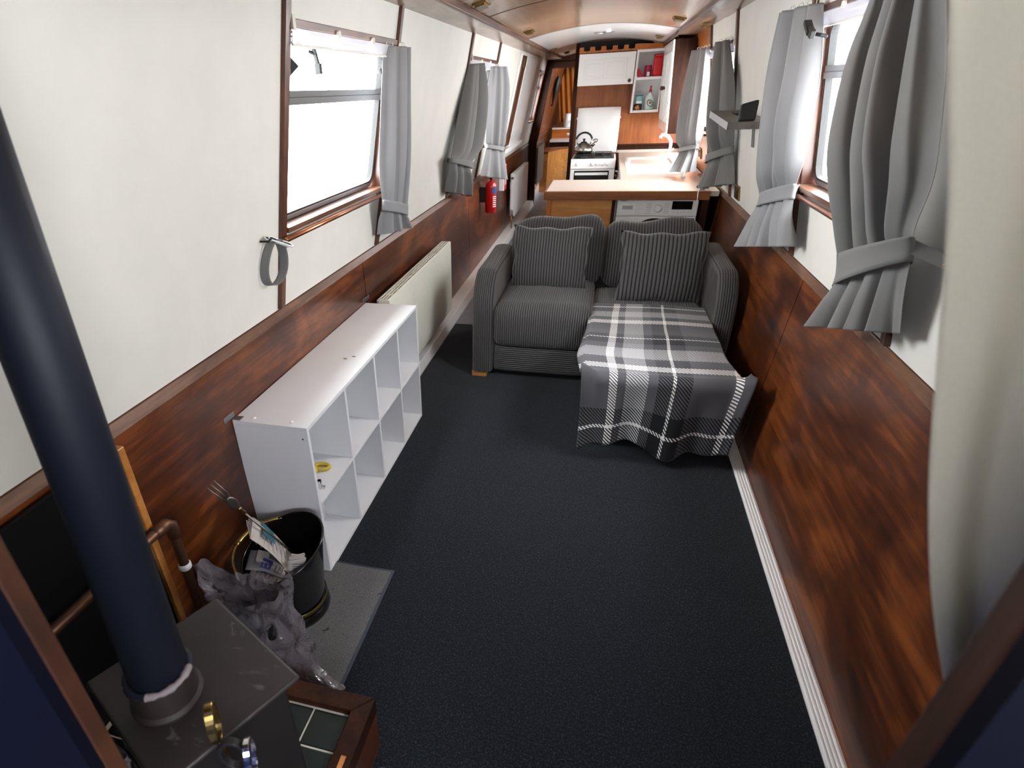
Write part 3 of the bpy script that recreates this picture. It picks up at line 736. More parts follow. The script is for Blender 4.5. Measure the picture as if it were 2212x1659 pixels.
# ------------------------------------------------------------------ extinguisher and the white box
cx,cy=-1.055,5.98
r=thing('fire_extinguisher','small red fire extinguisher on the left wall under the pale curtain','fire extinguisher',(cx,cy,.56))
MB().lathe((cx,cy,.56),[(.045,0),(.055,.01),(.055,.24),(.05,.275),(.03,.30),(.014,.31)],28).build('cylinder','redgloss',r,smooth=True)
MB().lathe((cx,cy,.87),[(.014,-.005),(.014,.02)],14).box(cx-.01,cx+.01,cy-.05,cy+.02,.885,.897).build('valve_head','black',r)
lab=MB(); lab.add([ (cx+.0557*math.cos(a),cy+.0557*math.sin(a),z) for z in (.74,.80) for a in [-1.2+.16*i for i in range(9)]],[(i,i+1,i+10,i+9) for i in range(8)]); lab.build('blue_label','bluelabel',r,smooth=True)
lab=MB()
for k in range(6): lab.add([ (cx+.0557*math.cos(a),cy+.0557*math.sin(a),z) for z in (.62+.018*k,.628+.018*k) for a in [-1.0+.14*i for i in range(7)]],[(i,i+1,i+8,i+7) for i in range(6)])
lab.build('print_lines','white',r)
MB().box(-1.16,-1.105,cy-.03,cy+.03,.66,.80).build('bracket','black',r)
r=thing('alarm_box','slim white box with a red front strip on the panel beyond the extinguisher','box',(-1.135,7.2,.60))
MB().box(-1.162,-1.10,7.12,7.28,.60,.87).build('case','white',r,bevel=.006,fix=True)
MB().box(-1.10,-1.096,7.125,7.275,.605,.865).build('red_face','red',r,bevel=.001,fix=True)
for k in range(5): MB().box(-1.0962,-1.095,7.15+.022*k,7.16+.022*k,.66,.80).build('print_bar','white',r)

# side hatch on the left: timber leaf edge with brass hinges, white framing
r=thing('door_1',None,None,(XL(1.1),7.4,1.1),kind='structure')
def slab(y0,y1,z0,z1,e0,e1):
    return MB().hexa([(XL(z0)+e0,y0,z0),(XL(z0)+e1,y0,z0),(XL(z0)+e1,y1,z0),(XL(z0)+e0,y1,z0),(XL(z1)+e0,y0,z1),(XL(z1)+e1,y0,z1),(XL(z1)+e1,y1,z1),(XL(z1)+e0,y1,z1)])
slab(7.13,7.40,1.06,1.915,.002,.03).build('hatch_stile','mahogz',r,bevel=.003,fix=True)
slab(7.42,8.4,1.0,1.915,.002,.036).build('hatch_leaf','whitegloss',r,bevel=.004,fix=True)
slab(7.05,7.12,1.04,1.93,.002,.02).build('frame_stile','white',r,bevel=.003,fix=True)
slab(7.15,8.45,.99,1.04,.036,.06).build('hatch_sill','white',r,bevel=.004,fix=True)
for z in (1.09,1.81): slab(7.25,7.39,z,z+.075,.03,.034).build('hinge','brass',r,bevel=.001,fix=True)
r=thing('hopper_peg','black plastic peg clipped beside the top of the curtain next to the floating shelf','peg',(.631,2.669,1.72))
h=MB(); h.obox((.634,2.70,1.752),(0,.9,.43),(1,0,0),(0,-.43,.9),.045,.012,.007); h.obox((.634,2.655,1.735),(0,.95,.3),(1,0,0),(0,-.3,.95),.03,.008,.012); h.tube([(.64,2.64,1.73),(.66,2.63,1.725),(.68,2.63,1.72)],.006,8); h.build('peg_body','black',r,bevel=.003,fix=True)
# ------------------------------------------------------------------ white cube shelf
sx0,sx1,sy0,sy1,sh,t=-1.158,-.8728,1.47,2.7737,.66,.015
r=thing('cube_shelf','long white eight-cube shelf unit on the carpet along the left wall','shelf unit',((sx0+sx1)/2,(sy0+sy1)/2,0))
MB().box(sx0,sx1,sy0,sy1,sh-t,sh).build('top_board','shelfwhite',r,bevel=.0008,fix=True)
MB().box(sx0,sx1,sy0,sy1,0,t).build('bottom_board','shelfwhite',r,bevel=.0008,fix=True)
for y in (sy0,sy1-t): MB().box(sx0,sx1,y,y+t,t,sh-t).build('side_board','shelfwhite',r,bevel=.0008,fix=True)
MB().box(sx0+.004,sx1,sy0+t,sy1-t,sh/2-t/2,sh/2+t/2).build('middle_shelf','shelfwhite',r,bevel=.0008,fix=True)
for i in (1,2,3):
    y=sy0+i*(sy1-sy0-t)/4
    for a,b in ((t,sh/2-t/2),(sh/2+t/2,sh-t)): MB().box(sx0+.004,sx1,y,y+t,a,b).build('divider','shelfwhite',r,fix=True)
MB().box(sx0,sx0+.004,sy0+t,sy1-t,t,sh-t).build('back_board','shelfwhite',r)
for y,x in ((sy0+.03,sx0+.07),(sy0+.03,sx1-.07)): MB().lathe((x,y,sh),[(.007,0),(.006,.003),(.002,.005)],14).build('screw_cap','white',r,smooth=True)
MB().lathe((sx1-.02,sy0-.0005,sh-.045),[(.003,0),(.003,.001)],10,ax=(0,-1,0)).build('screw_hole','black',r)
for k,(x,y) in enumerate(((-.985,2.06),(-.972,2.045),(-.945,2.075))): MB().lathe((x,y,sh),[(.006,0),(.005,.0012)],10,sx=1.6,sy=.7).build('chip','greyshelf' if k else 'offwhite',r)
MB().box(sx0-.003,sx0-.0005,sy0-.042,sy0+.02,sh+.006,sh+.026).box(sx0-.003,sx0+.03,sy0+.002,sy0+.03,sh+.0005,sh+.003).build('steel_bracket','steel',r,bevel=.001)
MB().box(sx0-.003,sx0-.0005,sy1-.03,sy1+.06,sh+.006,sh+.026).build('steel_bracket','steel',r,bevel=.001)
# things left in the near cube
z=sh/2+t/2
r=thing('pull_toy','yellow plastic pull ring with a bead, in the near upper cube of the shelf','toy',(-.965,1.69,z))
MB().tube([( -.962+.030*math.cos(a),1.692+.020*math.sin(a),z+.009) for a in [2*PI*i/24 for i in range(24)]],.008,8,closed=True).build('ring','yellow',r,smooth=True)
MB().lathe((-.978,1.650,z),[(.0,.002),(.012,.006),(.016,.017),(.012,.029),(.0,.033)],16,cap0=False,cap1=False).build('bead','yellow',r,smooth=True)
r=thing('pipe_fitting','small silver pipe clip standing in the near upper cube of the shelf','fitting',(-.915,1.568,z))
MB().lathe((-.915,1.568,z),[(.009,0),(.009,.034),(.0075,.034),(.0075,.004)],16,cap1=False).build('sleeve','chrome',r,smooth=False)
MB().box(-.908,-.894,1.563,1.573,z,z+.012).build('lug','chrome',r,bevel=.002)

# ------------------------------------------------------------------ sofa
r=thing('corner_sofa','small grey corduroy sofa with an extended footrest on its right','sofa',(.04,3.8,0))
def crown(p,u): return p
MB().rbox(-.60,.66,4.12,4.30,.05,.66,.05,6).build('back_frame','cordX',r,smooth=True)
MB().rbox(-.565,.035,3.385,4.15,.035,.215,.02,6).build('base','cordZ',r,smooth=True)
MB().rbox(-.572,.022,3.36,4.10,.205,.475,.06,12,puff=(0,.012,.018)).build('seat_cushion','cordX',r,smooth=True)
MB().rbox(.022,.665,2.64,3.42,.06,.225,.02,6).build('footrest_base','cordZ',r,smooth=True)
MB().rbox(.018,.672,2.605,4.10,.20,.425,.05,12,puff=(0,.01,.01)).build('footrest_cushion','cordX',r,smooth=True)
def arm(x0,x1,yf,yb,zt,name,lean=0):
    # side profile with a rounded front top, swept across the arm width with soft edges
    mb=MB()
    prof=[(yf,.035),(yf,.42)]+[(yf+.20-.20*math.cos(a),.42+(zt-.42)*math.sin(a)) for a in [PI/2*i/10 for i in range(1,11)]]+[(yb-.1,zt),(yb,zt-.04),(yb,.035)]
    w=x1-x0; ns=16
    def fn(u,v):
        k=v*(len(prof)-1); i=min(int(k),len(prof)-2); f=k-i
        y=prof[i][0]+(prof[i+1][0]-prof[i][0])*f; z=prof[i][1]+(prof[i+1][1]-prof[i][1])*f
        a=PI*u; e=(1-abs(math.cos(a))**2.4)**(1/2.4)
        cy,cz=(yf+yb)/2,.30; s=.06*(1-e)
        x=(x0+x1)/2-w/2*math.cos(a)*abs(math.cos(a))**-.35 if abs(math.cos(a))>1e-4 else (x0+x1)/2
        x=max(x0,min(x1,x))
        dy,dz=y-cy,z-cz
        L=math.hypot(dy,dz)
        y-=s*dy/L; z-=s*dz/L if z>.05 else 0
        return (x+lean*(z-.3),y,z)
    mb.grid(fn,ns,48)
    # side faces
    n=ns+1; N=len(mb.v)
    for side in (0,ns):
        ids=[j*n+side for j in range(49)]
        c=Vector((mb.v[ids[0]][0],(yf+yb)/2,.25)); mb.v.append(tuple(c+Vector((lean*-.05,0,0)))); ci=len(mb.v)-1
        for a in range(48): mb.f.append((ids[a],ids[a+1],ci) if side==0 else (ids[a+1],ids[a],ci))
        mb.f.append((ids[48],ids[0],ci) if side==0 else (ids[0],ids[48],ci))
    mb.uv={}
    return mb.build(name,'cordXd',r,smooth=True,fix=True)
arm(-.703,-.572,3.355,4.30,.665,'armrest'); arm(.672,.785,3.355,4.30,.70,'armrest')
def backfn(seed,top):
    def f(p,u):
        p=Vector(p); zz=(p.z-.42)/.42
        p.y+=.10*zz-.0
        p.z+=(.018*math.sin(7*p.x+seed)+.010*math.sin(17*p.x+seed*2))*max(0,u[2])
        p.y+=.012*math.sin(9*p.x+5*p.z+seed)
        return p
    return f
MB().rbox(-.56,.045,3.98,4.18,.43,.835,.085,12,puff=(.01,.035,.03),fn=backfn(1.0,0)).build('back_cushion','cordBig',r,smooth=True)
MB().rbox(.05,.655,3.98,4.18,.43,.82,.085,12,puff=(.01,.035,.03),fn=backfn(3.1,0)).build('back_cushion','cordBig',r,smooth=True)
MB().box(-.70,-.605,3.362,3.45,0,.034).build('foot','oak',r,bevel=.003,label='honey coloured wooden block foot')
MB().box(.60,.68,2.66,2.74,0,.06).box(.03,.09,2.66,2.74,0,.06).build('footrest_feet','black',r,bevel=.003)
MB().box(-.70,-.605,4.2,4.28,0,.034).box(.68,.775,3.37,3.45,0,.034).box(.68,.775,4.2,4.28,0,.034).build('rear_feet','oak',r,bevel=.003)
def scatter(label,c,w,h,tilt,yaw,seed,th=.075):
    rt=thing('scatter_cushion',label,'cushion',c,'loose corduroy cushions on the sofa')
    Rm=Matrix.Rotation(math.radians(yaw),3,'Z')@Matrix.Rotation(math.radians(tilt),3,'X')
    mb=MB(); n=24
    def side(sg):
        def fn(u,v):
            x,z=2*u-1,2*v-1
            prof=max(0,(1-abs(x)**2.6))*max(0,(1-abs(z)**2.6))
            d=prof**.5
            pin=1-.07*(1-abs(x)**2)*abs(z)**4; pz=1-.07*(1-abs(z)**2)*abs(x)**4
            wr=.010*math.sin(9*x+4*z+seed)*math.sin(7*z+seed)*(abs(x)**2)
            y=sg*(th*d+wr*(1 if d>.05 else 0))
            X=x*w/2*pz+.006*math.sin(8*z+seed); Z=z*h/2*pin+.006*math.sin(8*x+seed*2)
            p=Rm@Vector((X,y,0))+Rm@Vector((0,0,Z+h/2))
            return Vector(c)+p
        return fn
    mb.grid(side(-1),n,n); mb.grid(side(1),n,n); 
    mb.uv={}
    o=mb.build('cover','cordBig' if c[0]<0 else 'cordWide',rt,smooth=True)
    bm=bmesh.new(); bm.from_mesh(o.data); bmesh.ops.remove_doubles(bm,verts=bm.verts[:],dist=.002); bmesh.ops.recalc_face_normals(bm,faces=bm.faces[:]); bm.to_mesh(o.data); bm.free()
    return rt
scatter('square grey corduroy cushion propped at the left of the sofa',(-.285,3.80,.457),.50,.402,-14,-2,1.3)
scatter('square grey corduroy cushion propped at the right, just behind the plaid throw',(.405,3.745,.415),.52,.432,-13,3,4.2)

# ------------------------------------------------------------------ plaid throw
root=thing('plaid_throw','grey and white plaid fleece throw spread over the sofa footrest','blanket',(.33,3.1,.44))
def th(u,v):
    s=v*1.40                         # arc length from the back edge
    y0,yf,zt=3.63,2.60,.437; top=y0-yf; r_=.05
    xl=interp([.02,.005,-.005,-.02,-.035,-.01,.006,.010],min(1,s/1.41)); xr=interp([.735,.735,.74,.75,.755,.745,.72,.69],min(1,s/1.41))
    x=xl+(xr-xl)*u
    fold=0
    if s<top:                       # the right border slips over the edge of the footrest
        lim=.668+.05*max(0,(s-.75)/.28)**2
        if x>lim: fold=x-lim; x=lim+.004*min(1,fold*40)
    ed=abs(2*u-1)
    if s<top-.02:
        y=y0-s; z=zt+.004*math.sin(9*x+3*y)+.003*math.sin(21*y)
        sag=max(0,(ed-.92)/.08); z-=.022*sag*(u<.5)*min(1,s/.5)
        z-=fold*(.9-.35*max(0,(s-.7)/.33))
    else:
        a=min(1,(s-top+.02)/(r_*PI/2)); ang=a*PI/2
        y=yf+.02-r_*math.sin(ang); z=zt-r_*(1-math.cos(ang))
        d=max(0,(s-top+.02)-r_*PI/2)
        z-=d; 
        k=min(1,d/.3)
        fl=(.030*math.sin(2*PI*2.1*u+.4)+.014*math.sin(2*PI*4.7*u+1.7))*k
        y-=.012*k+.022*k*(1-math.cos(2*PI*u))*.0+fl*.9+.03*k*k
        z+=k*(.028*math.sin(2*PI*1.35*u-.9)+.012*math.sin(2*PI*3*u))
        # corners kick out
        kk=math.exp(-((d-.03)/.10)**2)
        if ed>.8: 
            q=(ed-.8)/.2; y-=.03*q*kk; z+=.055*q*kk
    return (x,y,max(z,.035))
MB().grid(th,72,120).build('fleece','plaid',root,smooth=True,solid=.005)

# ------------------------------------------------------------------ floating shelf on the right wall with its bits
zt=1.448
def shz(y): return zt-.03*(4.33-y)/.73
r=thing('floating_shelf','grey wood-effect shelf sticking out of the right wall between the curtains','shelf',(.68,3.97,1.41))
xa=.585
MB().hexa([(xa,3.62,shz(3.62)-.034),(XR(1.41)-.004,3.62,shz(3.62)-.034),(XR(1.41)-.004,4.31,shz(4.33)-.034),(xa,4.31,shz(4.33)-.034),(xa,3.62,shz(3.62)),(XR(1.45)-.004,3.62,shz(3.62)),(XR(1.45)-.004,4.31,shz(4.33)),(xa,4.31,shz(4.33))]).build('board','greyshelf',r,bevel=.001,fix=True)
MB().hexa([(xa-.001,3.62,shz(3.62)-.034),(xa,3.62,shz(3.62)-.034),(xa,4.31,shz(4.33)-.034),(xa-.001,4.31,shz(4.33)-.034),(xa-.001,3.62,shz(3.62)),(xa,3.62,shz(3.62)),(xa,4.31,shz(4.33)),(xa-.001,4.31,shz(4.33))]).build('edge_band','greyedge',r,fix=True)  # paler face: window light painted into the edge colour
b=MB()
for y in (3.98,4.01): b.hexa(lat(XR,y,1.27,1.405,.010,.010,1))
b.build('shelf_bracket','steel',r,fix=True)
z=shz(4.05)
r=thing('phone','flat black phone lying on the floating shelf','phone',(.72,4.06,z+.001))
MB().rbox(.682,.752,3.99,4.13,z+.0015,z+.011,.004,3).build('body','black',r,smooth=True)
z=shz(3.66)
r=thing('wallet','small upright black pouch on the floating shelf, right of the phone','pouch',(.69,3.68,z))
def wf(p,u):
    p=Vector(p); k=(p.z-z)/.085; p.y+=.018*k; p.x+=.0; p.y*=1; p.z+=.010*k*(u[0]); p.x+=.006*math.sin(8*p.z)
    f=1-.55*k; p.y=3.68+.012*k+(p.y-3.68-.018*k)*f; return p
MB().rbox(.645,.725,3.662,3.698,z+.001,z+.085,.008,6,fn=wf).build('pouch_body','black',r,smooth=True)

# ------------------------------------------------------------------ sockets
def socket(label,y,z,grp):
    x=XR(z)
    r=thing('wall_socket',label,'socket',(x,y,z-.043),grp)
    def bx(a,b,c,d,e,f): return MB().hexa([(XR(z+c)-e,y+a,z+c),(XR(z+c)-f,y+a,z+c),(XR(z+c)-f,y+b,z+c),(XR(z+c)-e,y+b,z+c),(XR(z+d)-e,y+a,z+d),(XR(z+d)-f,y+a,z+d),(XR(z+d)-f,y+b,z+d),(XR(z+d)-e,y+b,z+d)])
    bx(-.075,.075,-.043,.043,.0,.012).build('brass_plate','brass',r,bevel=.002,fix=True)
    bx(-.055,.055,-.032,.032,.012,.0135).build('inner_face','black',r,bevel=.001,fix=True)
    for k in (-.03,.03): bx(k-.006,k+.006,.010,.022,.0135,.017).build('switch','brass',r,bevel=.001,fix=True)
socket('brass-rimmed socket low on the right wall just beside the galley curtain',4.39,.975,'brass sockets on the right wall')
socket('brass-rimmed socket behind the worktop, half hidden by the sunlit curtain',6.35,1.03,'brass sockets on the right wall')
# ------------------------------------------------------------------ galley
CF,CB=4.95,5.64
r=thing('peninsula_cabinet','honey wooden peninsula cabinet end, left of the washing machine','cabinet',(-.15,5.29,0))
MB().box(-.385,.085,CF+.028,CF+.042,.03,.835).build('front_panel','oak',r,fix=True)
MB().box(-.42,-.385,CF+.012,CF+.045,0,.838).build('corner_post','orangewood',r,bevel=.002,fix=True)
MB().box(.085,.112,CF+.012,CF+.6,0,.838).build('divider_post','darkwood',r,bevel=.002,fix=True)
MB().box(-.42,-.405,CF+.045,CB-.01,0,.838).build('end_panel','orangewood',r,bevel=.001,fix=True)
MB().box(-.405,.085,CB-.025,CB-.01,0,.838).build('inner_panel','white',r)
MB().box(.735,.782,CF+.012,CB-.012,0,.838).build('right_post','darkwood',r,bevel=.002,fix=True)
r=thing('worktop','speckled beige U-shaped galley worktop with a wooden front edge','worktop',(.2,5.3,.84))
MB().box(-.43,.842,CF+.02,CB,.862,.9).build('peninsula_top','worktop',r,bevel=.003,fix=True)
MB().box(-.445,.78,CF,CF+.02,.838,.902).build('front_edge','edgewood',r,bevel=.004,fix=True)
MB().box(-.445,-.43,CF+.02,CB,.838,.902).build('side_edge','mahog',r,bevel=.004,fix=True)
MB().box(.145,.842,CB+.002,8.05,.862,.9).build('side_run','worktop',r,bevel=.003,fix=True)
for x in (-.41,.20,.60): MB().lathe((x,CF-.001,.868),[(.004,0),(.003,.001)],10,ax=(0,-1,0)).build('screw_head','brass',r)
for y in (5.66,5.74,5.82): MB().box(XR(.9)-.075+.02*(y-5.66)/.08*0,XR(.93)-.02,y,y+.06,.9005,.915).build('wooden_rest','mahogx',r,bevel=.002,fix=True)
r=thing('base_cabinet','white base units of the sink run with a wooden knob','cabinet',(.5,6.8,0))
MB().box(.165,.785,CB+.01,8.05,.05,.86).build('carcass','white',r,fix=True)
for i,(a,b) in enumerate(((5.68,6.45),(6.46,7.25),(7.26,8.03))):
    d=MB().box(.150,.165,a,b,.08,.83).build('door','whitegloss',r,bevel=.003,fix=True)
    MB().lathe((.150,b-.06,.74),[(.010,0),(.008,.012),(.018,.02),(.018,.028),(.006,.036)],16,ax=(-1,0,0)).build('knob','mahogz',d,smooth=True)
# sink
r=thing('sink','white inset sink with drainer, sunlit below the galley window','sink',(.45,6.7,.9))
sk=MB()
def sinkfn(u,v):
    x,y=.20+.50*u,5.98+1.45*v
    z=.912
    bx=max(0,1-((x-.45)/.20)**6)*max(0,1-((y-6.98)/.28)**6); z-=.13*min(1,bx*1.6)
    dr=max(0,1-((x-.45)/.20)**6)*max(0,1-((y-6.27)/.26)**6); z-=min(1,dr*3)*(.010+.002*math.cos(y*70))
    e=min(u,1-u,v,1-v); 
    if e<.02: z=.9015
    return (x,y,z)
sk.grid(sinkfn,40,80); sk.build('basin','whitegloss',r,smooth=True)
MB().lathe((.45,6.98,.783),[(.0,.001),(.03,.001),(.034,.003)],20,cap1=False).build('drain','chrome',r)
r=thing('mixer_tap','tall white swan-neck tap over the sink, overexposed by the window','tap',(.66,7.46,.9))
MB().lathe((.665,7.46,.902),[(.030,0),(.028,.02),(.018,.04)],20).build('tap_base','whitegloss',r,smooth=True)
MB().tube([(.665,7.46,.93),(.672,7.45,1.0),(.665,7.43,1.06),(.63,7.41,1.105),(.585,7.40,1.125),(.55,7.39,1.12)],[.016,.016,.017,.018,.018,.018],14).tube([(.553,7.39,1.118),(.55,7.388,1.09)],[.018,.017],14).build('spout','whitegloss',r,smooth=True)
MB().tube([(.68,7.46,.96),(.70,7.40,.985)],.007,8).build('lever','whitegloss',r,smooth=True)
r=thing('dish_brush','white scrubbing brush lying on the worktop under the galley curtain','brush',(.66,5.82,.9005))
MB().tube([(.655,5.73,.914),(.70,5.90,.935)],[.012,.007],10).build('handle','whitegloss',r,smooth=True)
MB().rbox(.635,.675,5.685,5.745,.901,.921,.008,3).build('brush_head','offwhite',r,smooth=True)
r=thing('plug_adaptor','pale grey plug adaptor with a white cable, on the worktop corner','plug',(.72,5.04,.902))
MB().rbox(.70,.745,5.0,5.05,.902,.942,.008,3).build('adaptor_body','greyedge',r,smooth=True)
MB().box(.685,.70,5.015,5.035,.915,.93).build('plug_pins','black',r,bevel=.001)
MB().tube([(.705,5.01,.915),(.695,4.955,.912),(.690,4.94,.895),(.695,4.935,.82),(.700,4.935,.74),(.705,4.93,.62),(.71,4.93,.4)],.0035,8).build('cable','white',r,smooth=True)

# washing machine
r=thing('washing_machine','white front-loading washing machine under the peninsula worktop','washing machine',(.42,5.25,0))
wx0,wx1,wy=.126,.716,4.99
MB().box(wx0,wx1,wy+.02,5.55,.01,.846).build('cabinet','whitegloss',r,bevel=.006,fix=True)
MB().box(wx0,wx1,wy,wy+.02,.715,.843).build('control_panel','whitegloss',r,bevel=.005,fix=True)
MB().box(wx0,wx1,wy+.002,wy+.02,.03,.71).build('front_panel','whitegloss',r,bevel=.004,fix=True)
d=MB().box(wx0+.022,.27,wy-.003,wy+.001,.722,.822).build('drawer','white',r,bevel=.003,fix=True)
MB().box(wx0+.04,.245,wy-.0045,wy-.0025,.765,.792).build('drawer_grip','greyedge',d,bevel=.001,fix=True)
MB().lathe((.428,wy,.775),[(.031,0),(.030,.004),(.026,.006),(.025,.022),(.022,.025)],28,ax=(0,-1,0)).build('programme_dial','whitegloss',r,smooth=False,bevel=.001)
dp=MB().box(.53,.675,wy-.002,wy,.765,.825).build('display','display',r,bevel=.001,fix=True)
for k in range(5): MB().lathe((.552+.025*k,wy,.745),[(.0035,0),(.003,.002)],10,ax=(0,-1,0)).build('button','greyedge',r)
mb=MB()
for k in range(6):
    for s in (-1,1): mb.box(.428+s*.065-.018,.428+s*.065+.018,wy-.0008,wy-.0002,.735+.014*k,.738+.014*k)
mb.build('programme_marks','greyedge',r)
MB().box(.665,.705,wy-.0012,wy+.002,.66,.70).build('energy_sticker','bluelabel',r)
dc=(.42,wy,.515)
MB().lathe(dc,[(.185,0),(.185,.022),(.165,.036),(.150,.036)],48,ax=(0,-1,0),cap0=False,cap1=False).build('door_ring','black',r,smooth=True)
MB().lathe(dc,[(.150,.034),(.10,.02),(.05,.012),(.0,.01)],48,ax=(0,-1,0),cap0=False,cap1=False).build('door_glass','display',r,smooth=True)
def text(body,size,loc,mat,parent,rot=(PI/2,0,0),name='lettering',ext=.0004):
    cu=bpy.data.curves.new('txt','FONT'); cu.body=body; cu.size=size; cu.extrude=ext; cu.align_x='LEFT'
    tmp=bpy.data.objects.new('txt',cu); COL.objects.link(tmp)
    me=bpy.data.meshes.new_from_object(tmp); bpy.data.objects.remove(tmp)
    me.transform(Matrix.Translation(Vector(loc)-OFF[parent.name])@Matrix.Rotation(rot[2],4,'Z')@Matrix.Rotation(rot[0],4,'X'))
    me.materials.clear(); me.materials.append(M[mat]); o=bpy.data.objects.new(name,me); COL.objects.link(o); o.parent=parent; return o
text('beko',.024,(.150,wy-.0008,.824),'black',r)

# cooker
kx0,kx1,ky0,ky1=-.378,.112,7.36,7.98
r=thing('gas_cooker','white gas cooker with its lid raised, against the galley end wall','cooker',(-.13,7.67,0))
MB().box(kx0,kx1,ky0+.02,ky1,.02,.895).build('body','whitegloss',r,bevel=.004,fix=True)
MB().hexa([(kx0,ky0-.012,.80),(kx1,ky0-.012,.80),(kx1,ky0+.03,.80),(kx0,ky0+.03,.80),(kx0,ky0+.012,.90),(kx1,ky0+.012,.90),(kx1,ky0+.03,.90),(kx0,ky0+.03,.90)]).build('control_panel','whitegloss',r,bevel=.004,fix=True)
for x in (-.305,-.14,-.085,-.03,.022): MB().lathe((x,ky0+.001,.845),[(.020,0),(.019,.012),(.014,.015),(.013,.026),(.010,.028)],18,ax=(0,-1,.22)).build('knob','white',r,smooth=False,bevel=.001)
MB().lathe((.062,ky0+.001,.84),[(.008,0),(.007,.008)],12,ax=(0,-1,.22)).build('ignition_button','white',r)
d=MB().box(kx0+.004,kx1-.004,ky0-.008,ky0+.018,.28,.79).build('oven_door','whitegloss',r,bevel=.004,fix=True)
MB().box(kx0+.045,kx1-.06,ky0-.010,ky0-.007,.40,.78).build('oven_glass','display',d,bevel=.002,fix=True)
MB().box(kx0+.055,kx1-.072,ky0-.035,ky0-.022,.735,.762).box(kx0+.06,kx0+.075,ky0-.024,ky0-.008,.735,.76).box(kx1-.092,kx1-.077,ky0-.024,ky0-.008,.735,.76).build('door_handle','white',d,bevel=.002,fix=True)
MB().box(kx0+.02,kx1-.02,ky0+.05,ky1-.05,.895,.902).build('hob_plate','black',r,bevel=.002,fix=True)
for ix in (0,1):
    cx0=kx0+.04+.21*ix
    g=MB()
    for x in (cx0,cx0+.19): g.tube([(x,ky0+.07,.925),(x,ky1-.08,.925)],.005,6)
    for y in (ky0+.07,ky0+.2,ky0+.33,ky1-.08): g.tube([(cx0,y,.925),(cx0+.19,y,.925)],.005,6)
    for x in (cx0,cx0+.19):
        for y in (ky0+.07,ky1-.08): g.tube([(x,y,.925),(x,y,.902)],.005,6)
    for y in (ky0+.16,ky0+.38): g.tube([(cx0+.095,y-.09,.925),(cx0+.095,y+.09,.925)],.004,6)
    g.build('pan_support','black',r)
    for y in (ky0+.15,ky0+.38): MB().lathe((cx0+.095,y,.902),[(.04,0),(.038,.008),(.024,.012)],18).build('burner','greymetal',r,smooth=True)
MB().rbox(kx0+.004,kx1+.004,8.0,8.02,.905,1.39,.009,4).build('lid','whitegloss',r,smooth=True)
for x in (kx0+.02,kx1-.02): MB().tube([(x,7.97,.89),(x,8.01,.92)],.006,8).build('lid_hinge','steel',r)
for x in (kx0-.001,kx1+.009): MB().box(x-.004,x+.004,7.995,8.025,1.27,1.29).build('lid_clip','white',r,bevel=.001)
MB().tube([(kx1+.01,ky0+.02,.77),(kx1+.035,ky0+.02,.765)],.006,8).build('side_rail','white',r)
# kettle
kc=(-.262,7.66,.93)
r=thing('kettle','round stainless whistling kettle with a black hoop handle on the hob','kettle',kc)
MB().lathe(kc,[(.0,.0),(.085,0),(.102,.012),(.108,.04),(.098,.075),(.070,.102),(.040,.114),(.038,.118)],40,cap0=False).build('kettle_body','kettle',r,smooth=True)
MB().lathe(kc,[(.038,.118),(.034,.124),(.012,.128),(.010,.136),(.016,.142),(.016,.154),(.008,.158),(.0,.159)],24,cap0=False,cap1=False).build('lid_knob','black',r,smooth=True)
MB().tube([Vector(kc)+Vector((.090*math.cos(a),0,.135+.085*math.sin(a))) for a in [PI*(.93-.86*i/16) for i in range(17)]],.011,10).build('hoop_handle','black',r,smooth=True)
for s in (-1,1): MB().tube([Vector(kc)+Vector((s*.072,0,.10)),Vector(kc)+Vector((s*.088,0,.15))],.006,8).build('handle_lug','chrome',r,smooth=True)
MB().tube([Vector(kc)+Vector((.085,0,.075)),Vector(kc)+Vector((.115,0,.10)),Vector(kc)+Vector((.135,0,.125))],[.02,.015,.012],12).build('spout','kettle',r,smooth=True)
MB().tube([Vector(kc)+Vector((.10,0,.135)),Vector(kc)+Vector((.125,0,.150)),Vector(kc)+Vector((.150,0,.145)),Vector(kc)+Vector((.143,0,.118))],.005,8).build('whistle','black',r,smooth=True)

# end wall behind the cooker
ew=MB().box(-.44,XR(.0)+.2,8.06,8.09,0,2.1).build('wall_galley','kitchenwood',kind='structure')
MB().box(-.455,-.41,8.03,8.10,0,2.05).build('end_post','darkwood',ew,bevel=.003,fix=True)
MB().box(.12,XR(1.0),8.035,8.059,.93,.965).box(.12,XR(1.0),8.045,8.059,.965,.99).build('rail_moulding','darkwood',ew,bevel=.004,fix=True)
MB().box(.12,.86,8.04,8.059,.9005,.93).build('upstand','worktop',ew)
# wall cupboards
cy=7.85
def cab_box(mb,x0,x1,z0,z1,y0=cy+.012,y1=8.058,t=.014): 
    mb.box(x0,x0+t,y0,y1,z0,z1).box(x1-t,x1,y0,y1,z0,z1).box(x0+t,x1-t,y0,y1,z0,z0+t).box(x0+t,x1-t,y0,y1,z1-t,z1).box(x0+t,x1-t,y1-.008,y1,z0+t,z1-t)
r=thing('wall_cupboard','white wall cupboard with a panelled door, above the cooker','cupboard',(-.095,7.95,1.61))
mb=MB(); cab_box(mb,-.405,.208,1.612,1.922); mb.build('carcass','kitchenwood',r)
d=MB().box(-.40,.205,cy-.008,cy+.011,1.612,1.918).build('door','whitegloss',r,bevel=.002,fix=True)
def pan(x0,x1,z0,z1,y,name,par):
    mb=MB(); w=.012
    mb.box(x0,x1,y-.004,y+.001,z0,z0+w).box(x0,x1,y-.004,y+.001,z1-w,z1).box(x0,x0+w,y-.004,y+.001,z0+w,z1-w).box(x1-w,x1,y-.004,y+.001,z0+w,z1-w)
    mb.build(name,'whitegloss',par,bevel=.002,fix=True)
